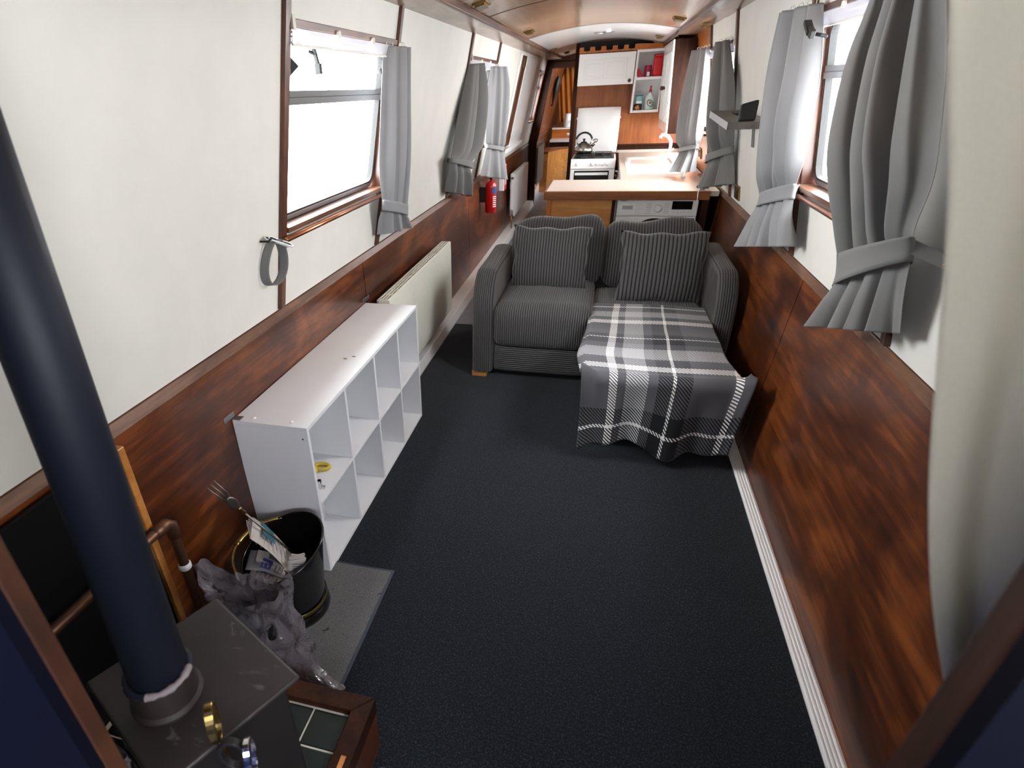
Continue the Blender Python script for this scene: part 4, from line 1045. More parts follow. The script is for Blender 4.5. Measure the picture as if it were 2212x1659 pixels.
pan(-.34,.125,1.67,1.865,cy-.008,'panel_frame',d); pan(-.31,-.115,1.695,1.83,cy-.008,'panel_frame',d); pan(-.09,.095,1.70,1.835,cy-.008,'panel_frame',d)
MB().lathe((.165,cy-.008,1.645),[(.010,0),(.008,.010),(.019,.018),(.019,.024),(.010,.032),(.0,.033)],20,ax=(0,-1,0),cap1=False).build('knob','mahogz',d,smooth=True)
r=thing('open_cupboard','tall white open cupboard with two compartments, right of the panelled cupboard','cupboard',(.36,7.95,1.31))
mb=MB(); cab_box(mb,.214,.515,1.325,1.93,cy); mb.box(.228,.501,cy+.002,8.05,1.652,1.668); mb.build('carcass','white',r,fix=True)
MB().box(.214-.012,.515,cy-.003,cy+.2,1.311,1.325).box(.202,.214,cy-.003,cy+.2,1.311,1.612).build('wood_edge','mahogx',r,fix=True,bevel=.001)
mb=MB(); mb.box(.214,.236,cy-.004,cy,1.325,1.93).box(.236,.515,cy-.004,cy,1.325,1.350).box(.236,.515,cy-.004,cy,1.645,1.672).box(.236,.515,cy-.004,cy,1.905,1.93); mb.build('face_frame','whitegloss',r,fix=True,bevel=.001)
z=1.6685
g='red kitchen tins and packets in the cupboard'
t_=thing('red_canister','tall red storage box, upper compartment of the open cupboard','box',(.45,7.93,z)); MB().rbox(.400,.498,7.88,7.98,z,z+.205,.012,4).build('box_body','red',t_,smooth=True); MB().rbox(.397,.4985,7.877,7.983,z+.19,z+.215,.008,3).build('box_lid','redgloss',t_,smooth=True)
t_=thing('magenta_tin','small magenta tin beside the tall red storage box','tin',(.352,7.92,z)); MB().lathe((.352,7.92,z),[(.036,0),(.036,.11),(.033,.113)],24).build('tin_body','magenta',t_,smooth=False); MB().box(.345,.372,7.883,7.886,z+.01,z+.05).build('white_label','white',t_)
t_=thing('red_packet','red packet leaning against the left side of the upper compartment','packet',(.275,7.92,z)); MB().hexa([(.255,7.89,z),(.315,7.89,z),(.315,7.96,z),(.255,7.96,z),(.232,7.89,z+.08),(.255,7.89,z+.085),(.255,7.96,z+.085),(.232,7.96,z+.08)]).build('packet_body','red',t_,bevel=.004,fix=True)
z=1.3395
t_=thing('tea_caddy','small dark box with an orange picture, lower compartment of the open cupboard','box',(.292,7.91,z)); MB().rbox(.250,.335,7.88,7.95,z,z+.07,.004,3).build('caddy_body','black',t_,smooth=True)
mb=MB()
for a,b,c in ((.272,.035,.012),(.290,.045,.014),(.302,.028,.010),(.283,.022,.009)): mb.lathe((a,7.8795,z+b),[(.0,.0002),(c,.0002),(c,.0006),(.0,.0006)],12,ax=(0,-1,0),cap0=False,cap1=False)
mb.build('orange_print','orangeprint',t_)
t_=thing('mint_box','pale mint card box standing on the small dark box','box',(.295,7.91,z+.07)); MB().rbox(.262,.336,7.885,7.945,z+.0715,z+.155,.003,3).build('mint_body','mint',t_,smooth=True); MB().box(.270,.328,7.8835,7.8848,z+.078,z+.10).build('white_band','white',t_); MB().box(.258,.340,7.882,7.948,z+.150,z+.160).build('teal_lid','teal',t_,bevel=.002)
t_=thing('detergent_bottle','clear washing-up bottle with a red cap, partly behind the tall cupboard door','bottle',(.41,7.92,z))
MB().lathe((.41,7.92,z),[(.034,0),(.036,.01),(.036,.11),(.030,.14),(.014,.165),(.012,.185)],24,sx=1.3,sy=.8).build('bottle_body','clearplastic',t_,smooth=True)
MB().lathe((.41,7.92,z),[(.016,.185),(.016,.205),(.009,.21),(.009,.228),(.011,.23),(.010,.245)],18).build('cap','red',t_,smooth=False)
MB().lathe((.41,7.92,z),[(.0365,.0),(.0368,.012)],24,sx=1.31,sy=.81,cap0=False,cap1=False).build('green_foot','green',t_)
MB().lathe((.42,7.890,z+.075),[(.022,0),(.030,0),(.030,.0015),(.022,.0015)],24,ax=(0,-1,0),cap0=False,cap1=False,sx=1,sy=1.4).build('green_ring','green',t_)
MB().lathe((.42,7.8895,z+.078),[(.0,.0),(.012,.0),(.012,.001),(.0,.001)],16,ax=(0,-1,0),cap0=False,cap1=False).build('red_dot','red',t_)
# scalloped plate rack
r=thing('scalloped_rack','orange wooden fascia with five U-shaped notches above the cupboards','rack',(.05,7.87,1.925))
pts=[(-.405,1.925),(.50,1.93),(.50,1.975)]
zt0=1.982
xs_=[-.325,-.205,-.085,.035,.150]
top=[(.50,1.975),(.215,1.985)]
for x in reversed(xs_):
    top+=[(x+.034,zt0)]
    top+=[(x+.034*math.cos(a),zt0-.020-.030*math.sin(a)) for a in [PI*i/10 for i in range(11)]]
    top+=[(x-.034,zt0)]
top+=[(-.405,zt0-.002)]
poly=[(-.405,1.925),(.50,1.93)]+top
MB().prism([(x,7.845,z) for x,z in poly],(0,.018,0)).build('fascia','orangewood',r,fix=True)
MB().box(-.405,.50,7.838,7.846,1.936,1.944).build('bead','orangewood',r,fix=True,bevel=.002)
MB().box(-.405,.50,8.04,8.058,1.93,2.04).build('rack_back','black',r)  # black sheet standing in for the shaded void behind the notches
# tall side cupboard on the right wall
def P_(x,z,y): return (x,y,z)
r=thing('side_cupboard','tall cupboard on the right wall with white doors and a dark brown end panel','cupboard',(.62,7.3,1.17))
xn0,xn1=.540,.487; z0,z1=1.175,1.945
def xf(z): return xn0+(xn1-xn0)*(z-z0)/(z1-z0)
ya,yb=6.70,7.83
MB().hexa([(xf(z0)+.016,ya,z0),(XR(z0)-.005,ya,z0),(XR(z0)-.005,ya+.018,z0),(xf(z0)+.016,ya+.018,z0),(xf(z1)+.016,ya,z1),(XR(z1)-.008,ya,z1),(XR(z1)-.008,ya+.018,z1),(xf(z1)+.016,ya+.018,z1)]).build('end_panel','darkwood',r,fix=True,bevel=.001)
MB().hexa([(xf(z0)+.016,ya+.018,z0),(XR(z0)-.005,ya+.018,z0),(XR(z0)-.005,yb,z0),(xf(z0)+.016,yb,z0),(xf(z1)+.016,ya+.018,z1-.002),(XR(z1)-.008,ya+.018,z1-.002),(XR(z1)-.008,yb,z1-.002),(xf(z1)+.016,yb,z1-.002)]).build('carcass','kitchenwood',r,fix=True)
for a,b in ((ya,ya+.555),(ya+.56,yb)):
    d=MB().hexa([(xf(z0),a,z0),(xf(z0)+.015,a,z0),(xf(z0)+.015,b,z0),(xf(z0),b,z0),(xf(z1),a,z1),(xf(z1)+.015,a,z1),(xf(z1)+.015,b,z1),(xf(z1),b,z1)]).build('door','whitegloss',r,fix=True,bevel=.002)
    mb=MB()
    for q,w in ((.08,.0),(.28,.0),(.46,.0)):
        yy=a+q; mb.hexa([(xf(z0+.09)-.006,yy,z0+.09),(xf(z0+.09)+.001,yy,z0+.09),(xf(z0+.09)+.001,yy+.014,z0+.09),(xf(z0+.09)-.006,yy+.014,z0+.09),(xf(z1-.09)-.006,yy,z1-.09),(xf(z1-.09)+.001,yy,z1-.09),(xf(z1-.09)+.001,yy+.014,z1-.09),(xf(z1-.09)-.006,yy+.014,z1-.09)])
    mb.build('panel_frame','whitegloss',d,fix=True,bevel=.002)
for y in (ya+.50,ya+.62):
    z=1.56; MB().lathe((xf(z),y,z),[(.014,0),(.010,.008),(.009,.014),(.020,.026),(.021,.034),(.013,.044),(.0,.046)],18,ax=(-1,0,0),cap1=False).build('knob','mahogz',r,smooth=True)
# small brass lamp with a wire, on top of the side cupboard
r=thing('cupboard_lamp','small brass lamp on a dark wire on top of the side cupboard','lamp',(.56,6.80,1.946))
MB().lathe((.56,6.80,1.947),[(.035,0),(.032,.008),(.012,.012),(.010,.02)],18).build('lamp_base','brass',r,smooth=True)
MB().tube([(.56,6.80,1.962),(.53,6.77,1.966),(.50,6.76,1.962)],[.010,.012,.016],10).build('lamp_head','brass',r,smooth=True)

# ------------------------------------------------------------------ ceiling vents and fittings
def vent(label,x,y,w,l,name='ceiling_vent',mat='brass'):
    z=zc(x); sl=-.38*(x+.135)
    r=thing(name,label,'vent',(x,y,z-.02),'brass ceiling vents')
    ax=Vector((1,0,sl)).normalized(); az=Vector((-sl,0,1)).normalized(); ay=Vector((0,1,0)); c=Vector((x,y,z))
    MB().obox(c-az*.004,ax,ay,az,w/2,l/2,.004).build('plate',mat,r,bevel=.002,fix=True)
    MB().obox(c-az*.012,ax,ay,az,w/2-.012,l/2-.012,.006).build('sliding_cover',mat,r,bevel=.002,fix=True)
    return r
vent('brass vent on the wooden ceiling, left side, nearest the white ceiling section',-.675,5.43,.075,.16)
vent('brass vent on the wooden ceiling, right side, near the white ceiling section',.40,5.27,.09,.16)
vent('brass vent on the wooden ceiling at the top edge of the view, left side',-.69,3.56,.075,.16)
vent('small brass vent at the left end of the white ceiling section',-.70,7.92,.07,.16)
vent('small brass vent on the white ceiling, nearer of the right pair',.385,7.12,.08,.14)
vent('small brass vent on the white ceiling, farther of the right pair',.405,7.93,.08,.14)
vent('dark vent on the corridor ceiling past the white section',-.63,9.1,.07,.16,mat='display')
r=thing('mushroom_vent','oval chrome rim of a roof vent in the middle of the white ceiling','vent',(-.136,6.85,zc(-.136)-.02))
MB().tube([(-.136+.085*math.cos(a),6.85+.085*math.sin(a),zc(-.136)-.006) for a in [2*PI*i/32 for i in range(32)]],.008,8,closed=True).build('rim','chrome',r,smooth=True)
MB().lathe((-.136,6.85,zc(-.136)-.004),[(.0,-.001),(.084,-.001),(.084,.002)],32,cap0=False,cap1=False).build('gauze','greymetal',r)
r=thing('cove_hook','small brass twin hook on the right ceiling board','hook',(.61,5.5,1.962))
MB().box(.585,.635,5.48,5.52,1.966,1.972).tube([(.60,5.5,1.968),(.60,5.5,1.950),(.59,5.5,1.944),(.58,5.5,1.95)],.004,6).tube([(.62,5.5,1.968),(.62,5.5,1.950),(.63,5.5,1.944),(.64,5.5,1.95)],.004,6).build('hook_body','brass',r)
r=thing('ceiling_cable','thin black cable drooping from the ceiling edge to the side cupboard','cable',(.52,6.4,1.95))
MB().tube([(.47,6.1,1.975),(.465,6.25,1.955),(.475,6.5,1.945),(.50,6.72,1.955),(.53,6.78,1.965)],.004,6).build('wire','black',r,smooth=True)
# ------------------------------------------------------------------ corridor beyond the galley
yb=9.92
bk=MB().box(-1.25,XL(1.0)+.10,yb,yb+.04,0,2.1).box(XL(1.0)+.10,-.46,yb,yb+.04,1.86,2.1).box(-.46,1.0,yb,yb+.04,0,2.1).build('wall_inner','darkwood',kind='structure',fix=True)
MB().hexa([(XL(.9),yb-.02,.9),(XL(.9)+.13,yb-.02,.9),(XL(.9)+.13,yb+.05,.9),(XL(.9),yb+.05,.9),(XL(1.9),yb-.02,1.9),(XL(1.9)+.10,yb-.02,1.9),(XL(1.9)+.10,yb+.05,1.9),(XL(1.9),yb+.05,1.9)]).build('door_lining','darkwood',bk,fix=True,bevel=.01)
MB().box(-1.15,-.46,yb-.015,yb,1.85,1.93).build('door_head','darkwood',bk,fix=True,bevel=.004)
we=MB().box(-1.3,1.0,15.2,15.25,0,2.1).build('wall_end','orangewood',kind='structure')
r=thing('drop_bag','narrow black bag hanging on the planked wall of the far cabin','bag',(-.90,12.0,1.36))
def bagf(u,v):
    a=2*PI*u; z=1.78-.42*v; rr=.075*math.sin(PI*min(1,.12+.86*v))**.7*(1-.45*v)+.006
    return (XL(z)+.055+rr*.7*math.cos(a),11.9+.05*v+rr*1.9*math.sin(a),z)
MB().grid(bagf,24,20,closeu=True).build('bag_body','black',r,smooth=True)
MB().lathe((XL(1.36)+.05,11.95,1.335),[(.012,.03),(.025,.012),(.03,0)],14).build('bag_knot','black',r,smooth=True)
MB().tube([(XL(1.8)+.04,11.9,1.77),(XL(1.85)+.005,11.9,1.83)],.004,6).build('bag_cord','black',r)
r=thing('amber_curtain','glowing amber curtain at the end of the far cabin','curtain',(-.72,13.6,1.0))
MB().grid(lambda u,v:(-.98+.20*v*0+.5*u-.12*(1-v),13.6+.03*math.sin(2*PI*5*u),1.95-.95*v),60,8).build('cloth','amber',r,smooth=True,solid=.002)
r=thing('far_bench','white-topped bench in the far cabin','bench',(-.75,12.9,0))
MB().box(-1.08,-.5,12.6,13.3,.70,.745).build('bench_top','whitegloss',r,bevel=.004)
MB().box(-1.08,-.52,12.62,13.3,0,.70).build('bench_front','darkwood',r)
MB().box(-1.08,-.5,13.0,13.3,.745,.90).build('bench_box','orangewood',r,bevel=.003)
MB().box(-1.08,-.5,12.98,13.3,.90,.925).build('box_lid','white',r,bevel=.003)
r=thing('white_jug','white jug standing on the far bench','jug',(-.80,13.1,.925))
MB().lathe((-.80,13.1,.926),[(.06,0),(.075,.05),(.07,.14),(.055,.2),(.06,.24)],20).build('jug_body','whitegloss',r,smooth=True)
MB().tube([(-.73,13.1,1.12),(-.69,13.1,1.10),(-.69,13.1,1.02),(-.735,13.1,.98)],.008,8).build('jug_handle','whitegloss',r,smooth=True)
r=thing('curved_cabinet','low curved wooden cabinet beside the far corridor radiator','cabinet',(-.85,11.6,0))
pl=[(-1.1,11.2,0),(-1.1,12.2,0),(-.62,12.2,0)]+[(-.62-.36*math.sin(a),12.2-.95*(1-math.cos(a)) ,0) for a in [PI/2*i/8 for i in range(1,9)]]
MB().prism(pl,(0,0,.62)).build('cabinet_body','oak',r,fix=True); MB().prism([(p[0],p[1],.62) for p in pl],(0,0,.03)).build('cabinet_top','mahogx',r,fix=True,bevel=.003)
for zz in (.45,.98,1.15): 
    t_=thing('cross_rail',['lowest','middle','highest'][[.45,.98,1.15].index(zz)]+' of three pale rails beside the opening to the far cabin','rail',(-.52,9.97,zz)); MB().box(-.60,-.44,9.9605,9.985,zz,zz+.03).build('rail_bar','greyedge',t_,bevel=.003)
r=thing('black_hose','dark hose lying along the walkway floor past the peninsula','hose',(-.8,7.9,0))
MB().tube([(-.62,6.4,.02),(-.72,6.9,.02),(-.86,7.5,.02),(-.93,8.1,.025),(-.95,8.6,.02)],.016,10).build('hose_body','black',r,smooth=True)
# ------------------------------------------------------------------ stove corner
r=thing('hearth','raised dark wooden hearth with green tiles under the stove','hearth',(-.8,.6,0))
hx0,hx1,hy0,hy1,hz=-1.128,-.446,.30,.868,.205
fw=.052
MB().box(hx0,hx1-fw,hy0,hy1-fw,.0,hz-.0135).build('plinth','grout',r)
MB().prism([(hx1,hy1,hz-.05),(hx1,hy0,hz-.05),(hx1-fw,hy0,hz-.05),(hx1-fw,hy1-fw,hz-.05)],(0,0,.058)).build('frame_rail','darkwood',r,fix=True,bevel=.003)
MB().prism([(hx1-.0005,hy1,hz-.05),(hx1-fw-.0005,hy1-fw,hz-.05),(hx0,hy1-fw,hz-.05),(hx0,hy1,hz-.05)],(0,0,.058)).build('frame_rail','darkwood',r,fix=True,bevel=.003)
MB().box(hx1-.02,hx1-.004,hy0,hy1-.004,0,hz-.05).build('side_board','mahog',r,fix=True); MB().box(hx0,hx1-.02,hy1-.02,hy1-.004,0,hz-.05).build('side_board','mahogx',r,fix=True)
ts=.0985; tx=hx1-fw-.004; ty=hy1-fw-.006
for i in range(6):
    for j in range(5):
        x1=tx-i*(ts+.004); y1=ty-j*(ts+.004)
        MB().box(x1-ts,x1,max(hy0,y1-ts),y1,hz-.022,hz-.012+.0005*((i*7+j*3)%3)).build('tile','tile',r,bevel=.0025,fix=True)
MB().box(hx1-fw*.55,hx1-fw*.30,.66,.70,hz+.008,hz+.0085).build('chipped_patch','oak',r)
# stove
z0=.1945; zt=.70
def sp(a,b,z): # stove local axes: a along the front, b backwards
    ax=Vector((.895,-.446,0)); ay=Vector((.446,.895,0)); return Vector((-.652,.527,z))+ax*a+ay*b
U=Vector((.895,-.446,0)); Vv=Vector((.446,.895,0)); Zz=Vector((0,0,1))
r=thing('wood_stove','small black cast iron stove with a flat top plate on the tiled hearth','stove',tuple(sp(0,0,z0)))
MB().obox(sp(.02,-.0,zt-.006),U,Vv,Zz,.148,.136,.006).build('top_plate','plate',r,bevel=.008,seg=3,fix=True)
MB().obox(sp(.02,0,zt-.018),U,Vv,Zz,.136,.124,.007).build('top_moulding','castiron',r,bevel=.003,fix=True)
MB().obox(sp(.02,0,.46),U,Vv,Zz,.128,.114,.236).build('firebox','castiron',r,bevel=.006,fix=True)
MB().obox(sp(.02,0,.245),U,Vv,Zz,.142,.128,.020).build('ash_lip','castiron',r,bevel=.004,fix=True)
for a in (-.10,.13):
    for b in (-.09,.09): MB().lathe(sp(a,b,z0),[(.022,0),(.016,.02),(.020,.04)],12).build('leg','castiron',r)
d=MB().obox(sp(.02,-.120,.47),U,Vv,Zz,.100,.010,.16).build('fire_door','castiron',r,bevel=.005,fix=True)
MB().obox(sp(.02,-.132,.47),U,Vv,Zz,.070,.004,.11).build('door_glass','display',d,bevel=.003,fix=True)
MB().obox(sp(.140,-.09,.60),U,Vv,Zz,.030,.006,.012).build('door_hinge','castiron',r,bevel=.002,fix=True)
MB().obox(sp(.160,-.02,.42),U,Vv,Zz,.014,.010,.028).build('side_latch','oldcopper',r,bevel=.003,fix=True)
fc=(-.657,.480)
MB().lathe((fc[0],fc[1],zt-.002),[(.062,0),(.062,.006),(.0555,.012),(.0555,.062),(.0545,.064)],40,cap0=False,cap1=False).build('flue_collar','collar',r,smooth=False)
# flue
r=thing('flue_pipe','tall dark blue-black flue pipe rising from the stove at the left','flue',(fc[0],fc[1],zt+.03))
fl_ax=Vector((-.079,.092,.64)).normalized()
MB().lathe((fc[0],fc[1],zt+.04),[(.0495,0),(.0495,1.23)],48,ax=tuple(fl_ax)).build('pipe','flue',r,smooth=False)
for p in r.children:
    for q in p.data.polygons: q.use_smooth=len(q.vertices)==4
def seal(u,v):
    a=2*PI*u; b=2*PI*v; rr=.0065+.0012*math.sin(9*a)+.0008*math.sin(23*a)
    return (fc[0]+(.0515+rr*math.cos(b))*math.cos(a),fc[1]+(.0515+rr*math.cos(b))*math.sin(a),zt+.066+rr*.9*math.sin(b))
sm=MB().grid(seal,64,8); sm.build('fire_cement','flue',r,smooth=True)
c2=MB().grid(lambda u,v:seal(-.20+.27*u,v),24,8)
c2.v=[(x+(x-fc[0])*.016,y+(y-fc[1])*.016,z+.0006) for x,y,z in c2.v]; c2.build('pale_cement','cement',r,smooth=True)
# heat shield and pipes behind the stove
r=thing('heat_shield','dark heat-shield panel with a worn wooden edge strip behind the stove','panel',(-1.13,.62,.02))
MB().box(-1.146,-1.132,.285,.955,.02,ZL-.05).build('shield_panel','shield',r,fix=True)
MB().box(-1.147,-1.118,.955,.978,.02,.862).build('edge_strip','oak',r,bevel=.003,fix=True)
r=thing('heating_pipe','tarnished copper pipe running behind the stove and turning down with a white collar','pipe',(-1.08,.7,.45))
MB().tube([(-1.085,.30,.612),(-1.085,.93,.600),(-1.085,.985,.597),(-1.085,1.004,.58),(-1.085,1.006,.55),(-1.085,1.006,.25),(-1.085,1.006,.005)],.0145,14).build('pipe','oldcopper',r,smooth=True)
MB().tube([(-1.085,.945,.5995),(-1.085,.99,.597),(-1.085,1.006,.582),(-1.085,1.006,.54)],.018,14).build('elbow','oldcopper',r,smooth=True)
MB().lathe((-1.085,1.006,.415),[(.0155,0),(.019,.004),(.019,.018),(.0155,.022)],18,cap0=False,cap1=False).build('white_collar','white',r,smooth=True)
# fire tools near the front of the stove
def loop_tool(label,c,ax,r_,mat,hmat,wid,grp):
    rt=thing('fire_tool',label,'fire tool',tuple(Vector(c)-Vector((0,0,.05))),grp)
    c=Vector(c); ax=Vector(ax).normalized(); n=ax.cross(Vector((0,0,1))).normalized(); b=Vector((0,0,1))
    pts=[c+ax*(r_*.62*math.cos(a))+b*(r_*math.sin(a)) for a in [2*PI*i/30 for i in range(30)]]
    mb=MB()
    vs=[];fs=[]
    for i,p in enumerate(pts):
        o=(p-c).normalized()
        vs+=[p+o*.004+n*wid,p+o*.004-n*wid,p-o*.003-n*wid,p-o*.003+n*wid]
    for i in range(30):
        j=(i+1)%30
        for k in range(4): fs.append((4*i+k,4*i+(k+1)%4,4*j+(k+1)%4,4*j+k))
    mb.add(vs,fs); mb.build('loop_handle',mat,rt,bevel=.0015,fix=True)
    MB().tube([c-b*r_,c-b*(r_+.06),(c.x,c.y,z0+.012)],.006,8).build('shaft',hmat,rt,smooth=True)
    return rt
loop_tool('brass loop handle of a fire tool standing in front of the stove',(-.500,.415,.775),(.55,-.84,0),.036,'brass','brass',.007,'fire tools by the stove')
loop_tool('black iron loop handle of a fire tool, lower right of the brass one',(-.455,.392,.748),(1,.25,0),.032,'castiron','black',.006,'fire tools by the stove')
loop_tool('silver loop handle of a fire tool, rightmost of the group',(-.425,.392,.752),(.45,-.9,0),.034,'chrome','black',.005,'fire tools by the stove')
# crumpled clear packet by the jamb
r=thing('clear_packet','crumpled clear plastic packet standing between the left door jamb and the stove','packet',(-.68,.325,.195))
def pk(u,v):
    n=mnoise.noise_vector(Vector((5*u,7*v,1))); a=2*PI*u
    w=.055*(1-.25*v); return (-.685+.055*v+w*math.cos(a)+.010*n.x,.326+.018*math.sin(a)+.006*n.y,.195+.60*v+.02*n.z*v)
MB().grid(pk,40,40,closeu=True).build('film_sheet','bag',r,smooth=True)

# ------------------------------------------------------------------ floor mats
def flatmat(label,x0,x1,y0,y1,h,edge):
    r=thing('door_mat',label,'mat',((x0+x1)/2,(y0+y1)/2,.0005),'grey rubber-edged mats')
    MB().box(x0+edge,x1-edge,y0+edge,y1-edge,.003,h).build('pile','mat',r,bevel=.002,fix=True)
    MB().box(x0,x1,y0,y1,.0008,h*.7).build('rubber_border','rubber',r,bevel=.002,fix=True)
    return r
flatmat('grey mat with a rubber edge under the coal bucket and the shelf corner',-1.02,-.628,.885,1.535,.008,.012)
flatmat('grey doormat with a rubber edge at the bottom edge, beside the hearth',-.425,.18,.36,.802,.012,.02)

# ------------------------------------------------------------------ coal bucket with newspapers and toasting fork
bx,by=-.935,1.283
r=thing('coal_bucket','black metal coal bucket with a brass carrying handle, in front of the cube shelf','bucket',(bx,by,.008))
def rimz(a): return .285+.055*math.cos(a-.85)
def rr(a,v): 
    return .116+.024*v+ .008*v*v
def wall(u,v,inset=0):
    a=2*PI*u; z=.030+(rimz(a)-.030)*v; q=rr(a,v)-inset
    return (bx+q*math.cos(a)+.02*v*0,by+q*math.sin(a),z)
mb=MB(); mb.grid(lambda u,v:wall(u,v),48,14,closeu=True); mb.grid(lambda u,v:wall(1-u,v,.004),48,14,closeu=True); mb.grid(lambda u,v:(lambda a,b:tuple(Vector(a).lerp(Vector(b),v)))(wall(u,1),wall(u,1,.004)),48,1,closeu=True); mb.uv={}
mb.build('bucket_wall','blackgloss',r,smooth=True)
MB().lathe((bx,by,.0085),[(.0,.012),(.120,.012),(.126,.004),(.126,.0),(.132,.0),(.130,.012),(.119,.026)],48,cap0=False,cap1=False).build('foot_ring','blackgloss',r,smooth=True)
MB().lathe((bx,by,.048),[(.1235,0),(.1255,.002),(.1262,.016),(.1245,.018)],48,cap0=False,cap1=False).build('brass_band','brass',r,smooth=True)
MB().tube([wall(i/48,1,.002) for i in range(48)],.004,8,closed=True).build('rolled_rim','blackgloss',r,smooth=True)
# bail handle folded over to the left
pa,pb=Vector(wall(.80,.93)),Vector(wall(.30,.93))
mid=(pa+pb)/2; hd=(pb-pa)/2; dirn=Vector((-.86,-.42,.12)).normalized()
hp=[mid+hd*math.cos(a)*-1.05+dirn*(.165*math.sin(a)) for a in [PI*i/28 for i in range(29)]]
MB().tube(hp,.0065,10).build('bail_handle','brass',r,smooth=True)
MB().tube(hp[16:24],.011,10).build('handle_grip','brass',r,smooth=True)
for p,q in ((pa,wall(.80,.80)),(pb,wall(.30,.80))):
    e=(Vector(p)-Vector((bx,by,p[2]))).normalized(); MB().obox(Vector(p)+e*.004-Vector((0,0,.015)),Vector((0,0,1)),e.cross(Vector((0,0,1))),e,.028,.013,.003).build('handle_bracket','brass',r,bevel=.003,fix=True); MB().lathe(Vector(p)+e*.007,[(.006,0),(.005,.004),(.002,.005)],12,ax=tuple(e)).build('rivet','steel',r,smooth=True)
def paper(label,c,d,w,L,th,layers,mat,extra=None,bend=.0,W_=.12):
    rt=thing('newspaper',label,'newspaper',tuple(Vector(c)),'newspapers in the coal bucket')
    d=Vector(d).normalized(); s=Vector(w).normalized(); s=(s-d*s.dot(d)).normalized(); n=d.cross(s)
    c=Vector(c)
    # folded sheet: a zig-zag section swept along d
    mb=MB(); m=layers
    sec=[]
    for k in range(m):
        x0_,x1_=(-.5,.5) if k%2==0 else (.5,-.5)
        for t in (0,.25,.5,.75,1): 
            x=x0_+(x1_-x0_)*t; sec.append((x*W_*(1-.06*k),(k/(m))*th*2+.006*math.sin(3*x+k)))
        
    def fn(u,v):
        k=u*(len(sec)-1); i=min(int(k),len(sec)-2); f=k-i
        a=sec[i][0]+(sec[i+1][0]-sec[i][0])*f; b=sec[i][1]+(sec[i+1][1]-sec[i][1])*f
        return c+d*(L*v)+s*(a+.004*math.sin(7*v))+n*(b+bend*math.sin(PI*v))
    mb.grid(fn,len(sec)*2,10); mb.build('folded_sheets',mat,rt,smooth=True,solid=.0008)
    # print: text lines and a picture block lying on the outer sheet
    pr=MB(); zt_=th*2*(m-1)/m
    o=n*(-.0035)
    for q in range(7):
        y=.30+.09*q; p=c+d*(L*y)+o+n*(bend*math.sin(PI*y))+n*.0
        pr.obox(p+s*(W_*.05),s,d,n,W_*.36,.0018,.0004)
    o=n*(th*2+.004)
    for q in range(7):
        y=.30+.09*q; p=c+d*(L*y)+o+n*(bend*math.sin(PI*y))
        pr.obox(p+s*(W_*.05),s,d,n,W_*.34,.0018,.0004)
    pr.build('print_lines','paperdark',rt)
    if extra: 
        y=.72; MB().obox(c+d*(L*y)+n*(th*2+.0048)+n*(bend*math.sin(PI*y))-s*(W_*.12),s,d,n,W_*.28,L*.13,.0005).obox(c+d*(L*y)-n*.0042+n*(bend*math.sin(PI*y))-s*(W_*.12),s,d,n,W_*.28,L*.13,.0005).build('picture_block',extra,rt)
    return rt
paper('folded newspaper with a teal picture, standing tallest in the coal bucket',(-.905,1.275,.19),(-.42,-.20,.86),(.50,-.80,.1),.24,.010,4,'paper','teal',.008,.125)
paper('grey printed newspaper lying at the left of the coal bucket',(-.88,1.235,.225),(-.86,-.30,.42),(.30,-.9,.1),.155,.008,4,'paperdark','paper',.006,.10)
paper('pale newspaper with a blue picture block at the front of the coal bucket',(-.865,1.195,.225),(-.88,-.10,.36),(.1,-.75,-.3),.135,.007,4,'paper','bluelabel',.004,.085)
paper('crumpled zig-zag newspaper end at the middle of the coal bucket',(-.852,1.225,.19),(.05,-.05,.99),(.7,.2,.1),.115,.018,6,'paper',None,.0,.06)
r=thing('toasting_fork','long iron toasting fork leaning out of the coal bucket against the panel','fork',(-.86,1.31,.15))
A=Vector((-.885,1.36,.12)); B=Vector((-1.005,1.212,.492)); T=(B-A).normalized(); S=T.cross(Vector((-1.0,1.2,-1.08))).normalized()
MB().tube([A,A.lerp(B,.5),B],.0042,10).build('fork_shaft','pewter',r,smooth=True)
MB().lathe(tuple(B-T*.004),[(.004,-.02),(.008,-.012),(.005,0),(.008,.01),(.004,.018)],12,ax=tuple(T)).build('fork_collar','brass',r,smooth=True)
def leaf(u,v):
    w=.016*math.sin(PI*(.1+.85*v))**.8
    return B+T*(.015+.055*v)+S*(w*(2*u-1))+T.cross(S)*(.004*math.cos(PI*(u-.5)))
MB().grid(leaf,8,10).build('fork_crown','pewter',r,smooth=True,solid=.004)
for k in (-1,0,1): MB().tube([B+T*.06+S*(.006*k),B+T*.085+S*(.0125*k),B+T*.145+S*(.0145*k)],[.003,.0028,.0018],8).build('prong','pewter',r,smooth=True)

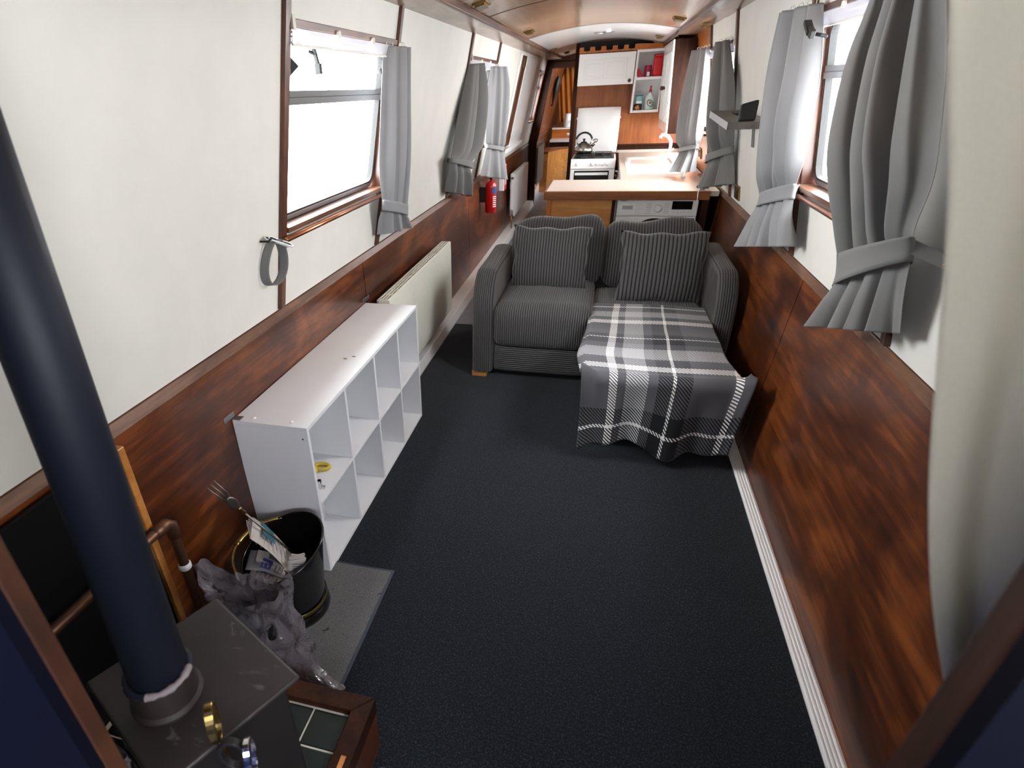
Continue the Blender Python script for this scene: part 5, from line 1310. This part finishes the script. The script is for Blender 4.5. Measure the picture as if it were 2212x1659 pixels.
# ------------------------------------------------------------------ plastic bag of coal
r=thing('plastic_bag','crumpled translucent carrier bag of dark fuel standing in front of the coal bucket','bag',(-.86,1.0,.01))
def bagwall(u,v):
    a=2*PI*u
    n=mnoise.noise_vector(Vector((3.2*math.cos(a),3.2*math.sin(a),5*v)))
    n2=mnoise.noise(Vector((9*math.cos(a)+4,9*math.sin(a),9*v)))
    rx=interp([.150,.158,.150,.142,.150],v); ry=interp([.070,.080,.072,.060,.064],v)
    z=.012+.36*v
    x=-.875+rx*math.cos(a)-.02*v; y=1.012+ry*math.sin(a)+.015*v
    ear=math.exp(-((math.cos(a)-1)/.22)**2)+.8*math.exp(-((math.cos(a)+1)/.16)**2)
    z+=v**4*(.095*ear-.02)
    x+=.03*v**3*math.exp(-((math.cos(a)-1)/.22)**2)*0-.015*v**4*math.exp(-((math.cos(a)+1)/.16)**2)
    k=.020+.012*v
    # the loose foot of the bag runs out over the mat
    f=math.exp(-((a-.15 if a<PI else a-.15-2*PI)/.45)**2)*max(0,1-v/.35)
    x+=.115*f*(1-v/.35 if v<.35 else 0); 
    y+=(-.03)*f
    cr=abs(mnoise.noise(Vector((6*math.cos(a),6*math.sin(a),3.5*v+2))))
    k2=-.020*max(0,1-cr*5)
    x+=k2*math.cos(a); y+=k2*math.sin(a)
    return (x+k*n.x+.006*n2,y+k*n.y*.8,max(.012,z+.010*n.z*v))
MB().grid(bagwall,90,44,closeu=True).build('bag_film','bag',r,smooth=True)
mb=MB()
for k in range(26):
    rd=random.Random(k); a=rd.uniform(0,2*PI); q=rd.uniform(0,.72); zz=.03+.20*(k/26)
    c=(-.885+.115*q*math.cos(a),1.012+.052*q*math.sin(a),zz+.02); s=rd.uniform(.026,.038)
    bm=bmesh.new(); bmesh.ops.create_icosphere(bm,subdivisions=1,radius=s)
    vs=[Vector(v.co)*(.8+.35*rd.random())+Vector(c) for v in bm.verts]; fs=[tuple(v.index for v in f.verts) for f in bm.faces]; bm.free(); mb.add(vs,fs)
mb.build('fuel_lumps','coal',r,kind='stuff')
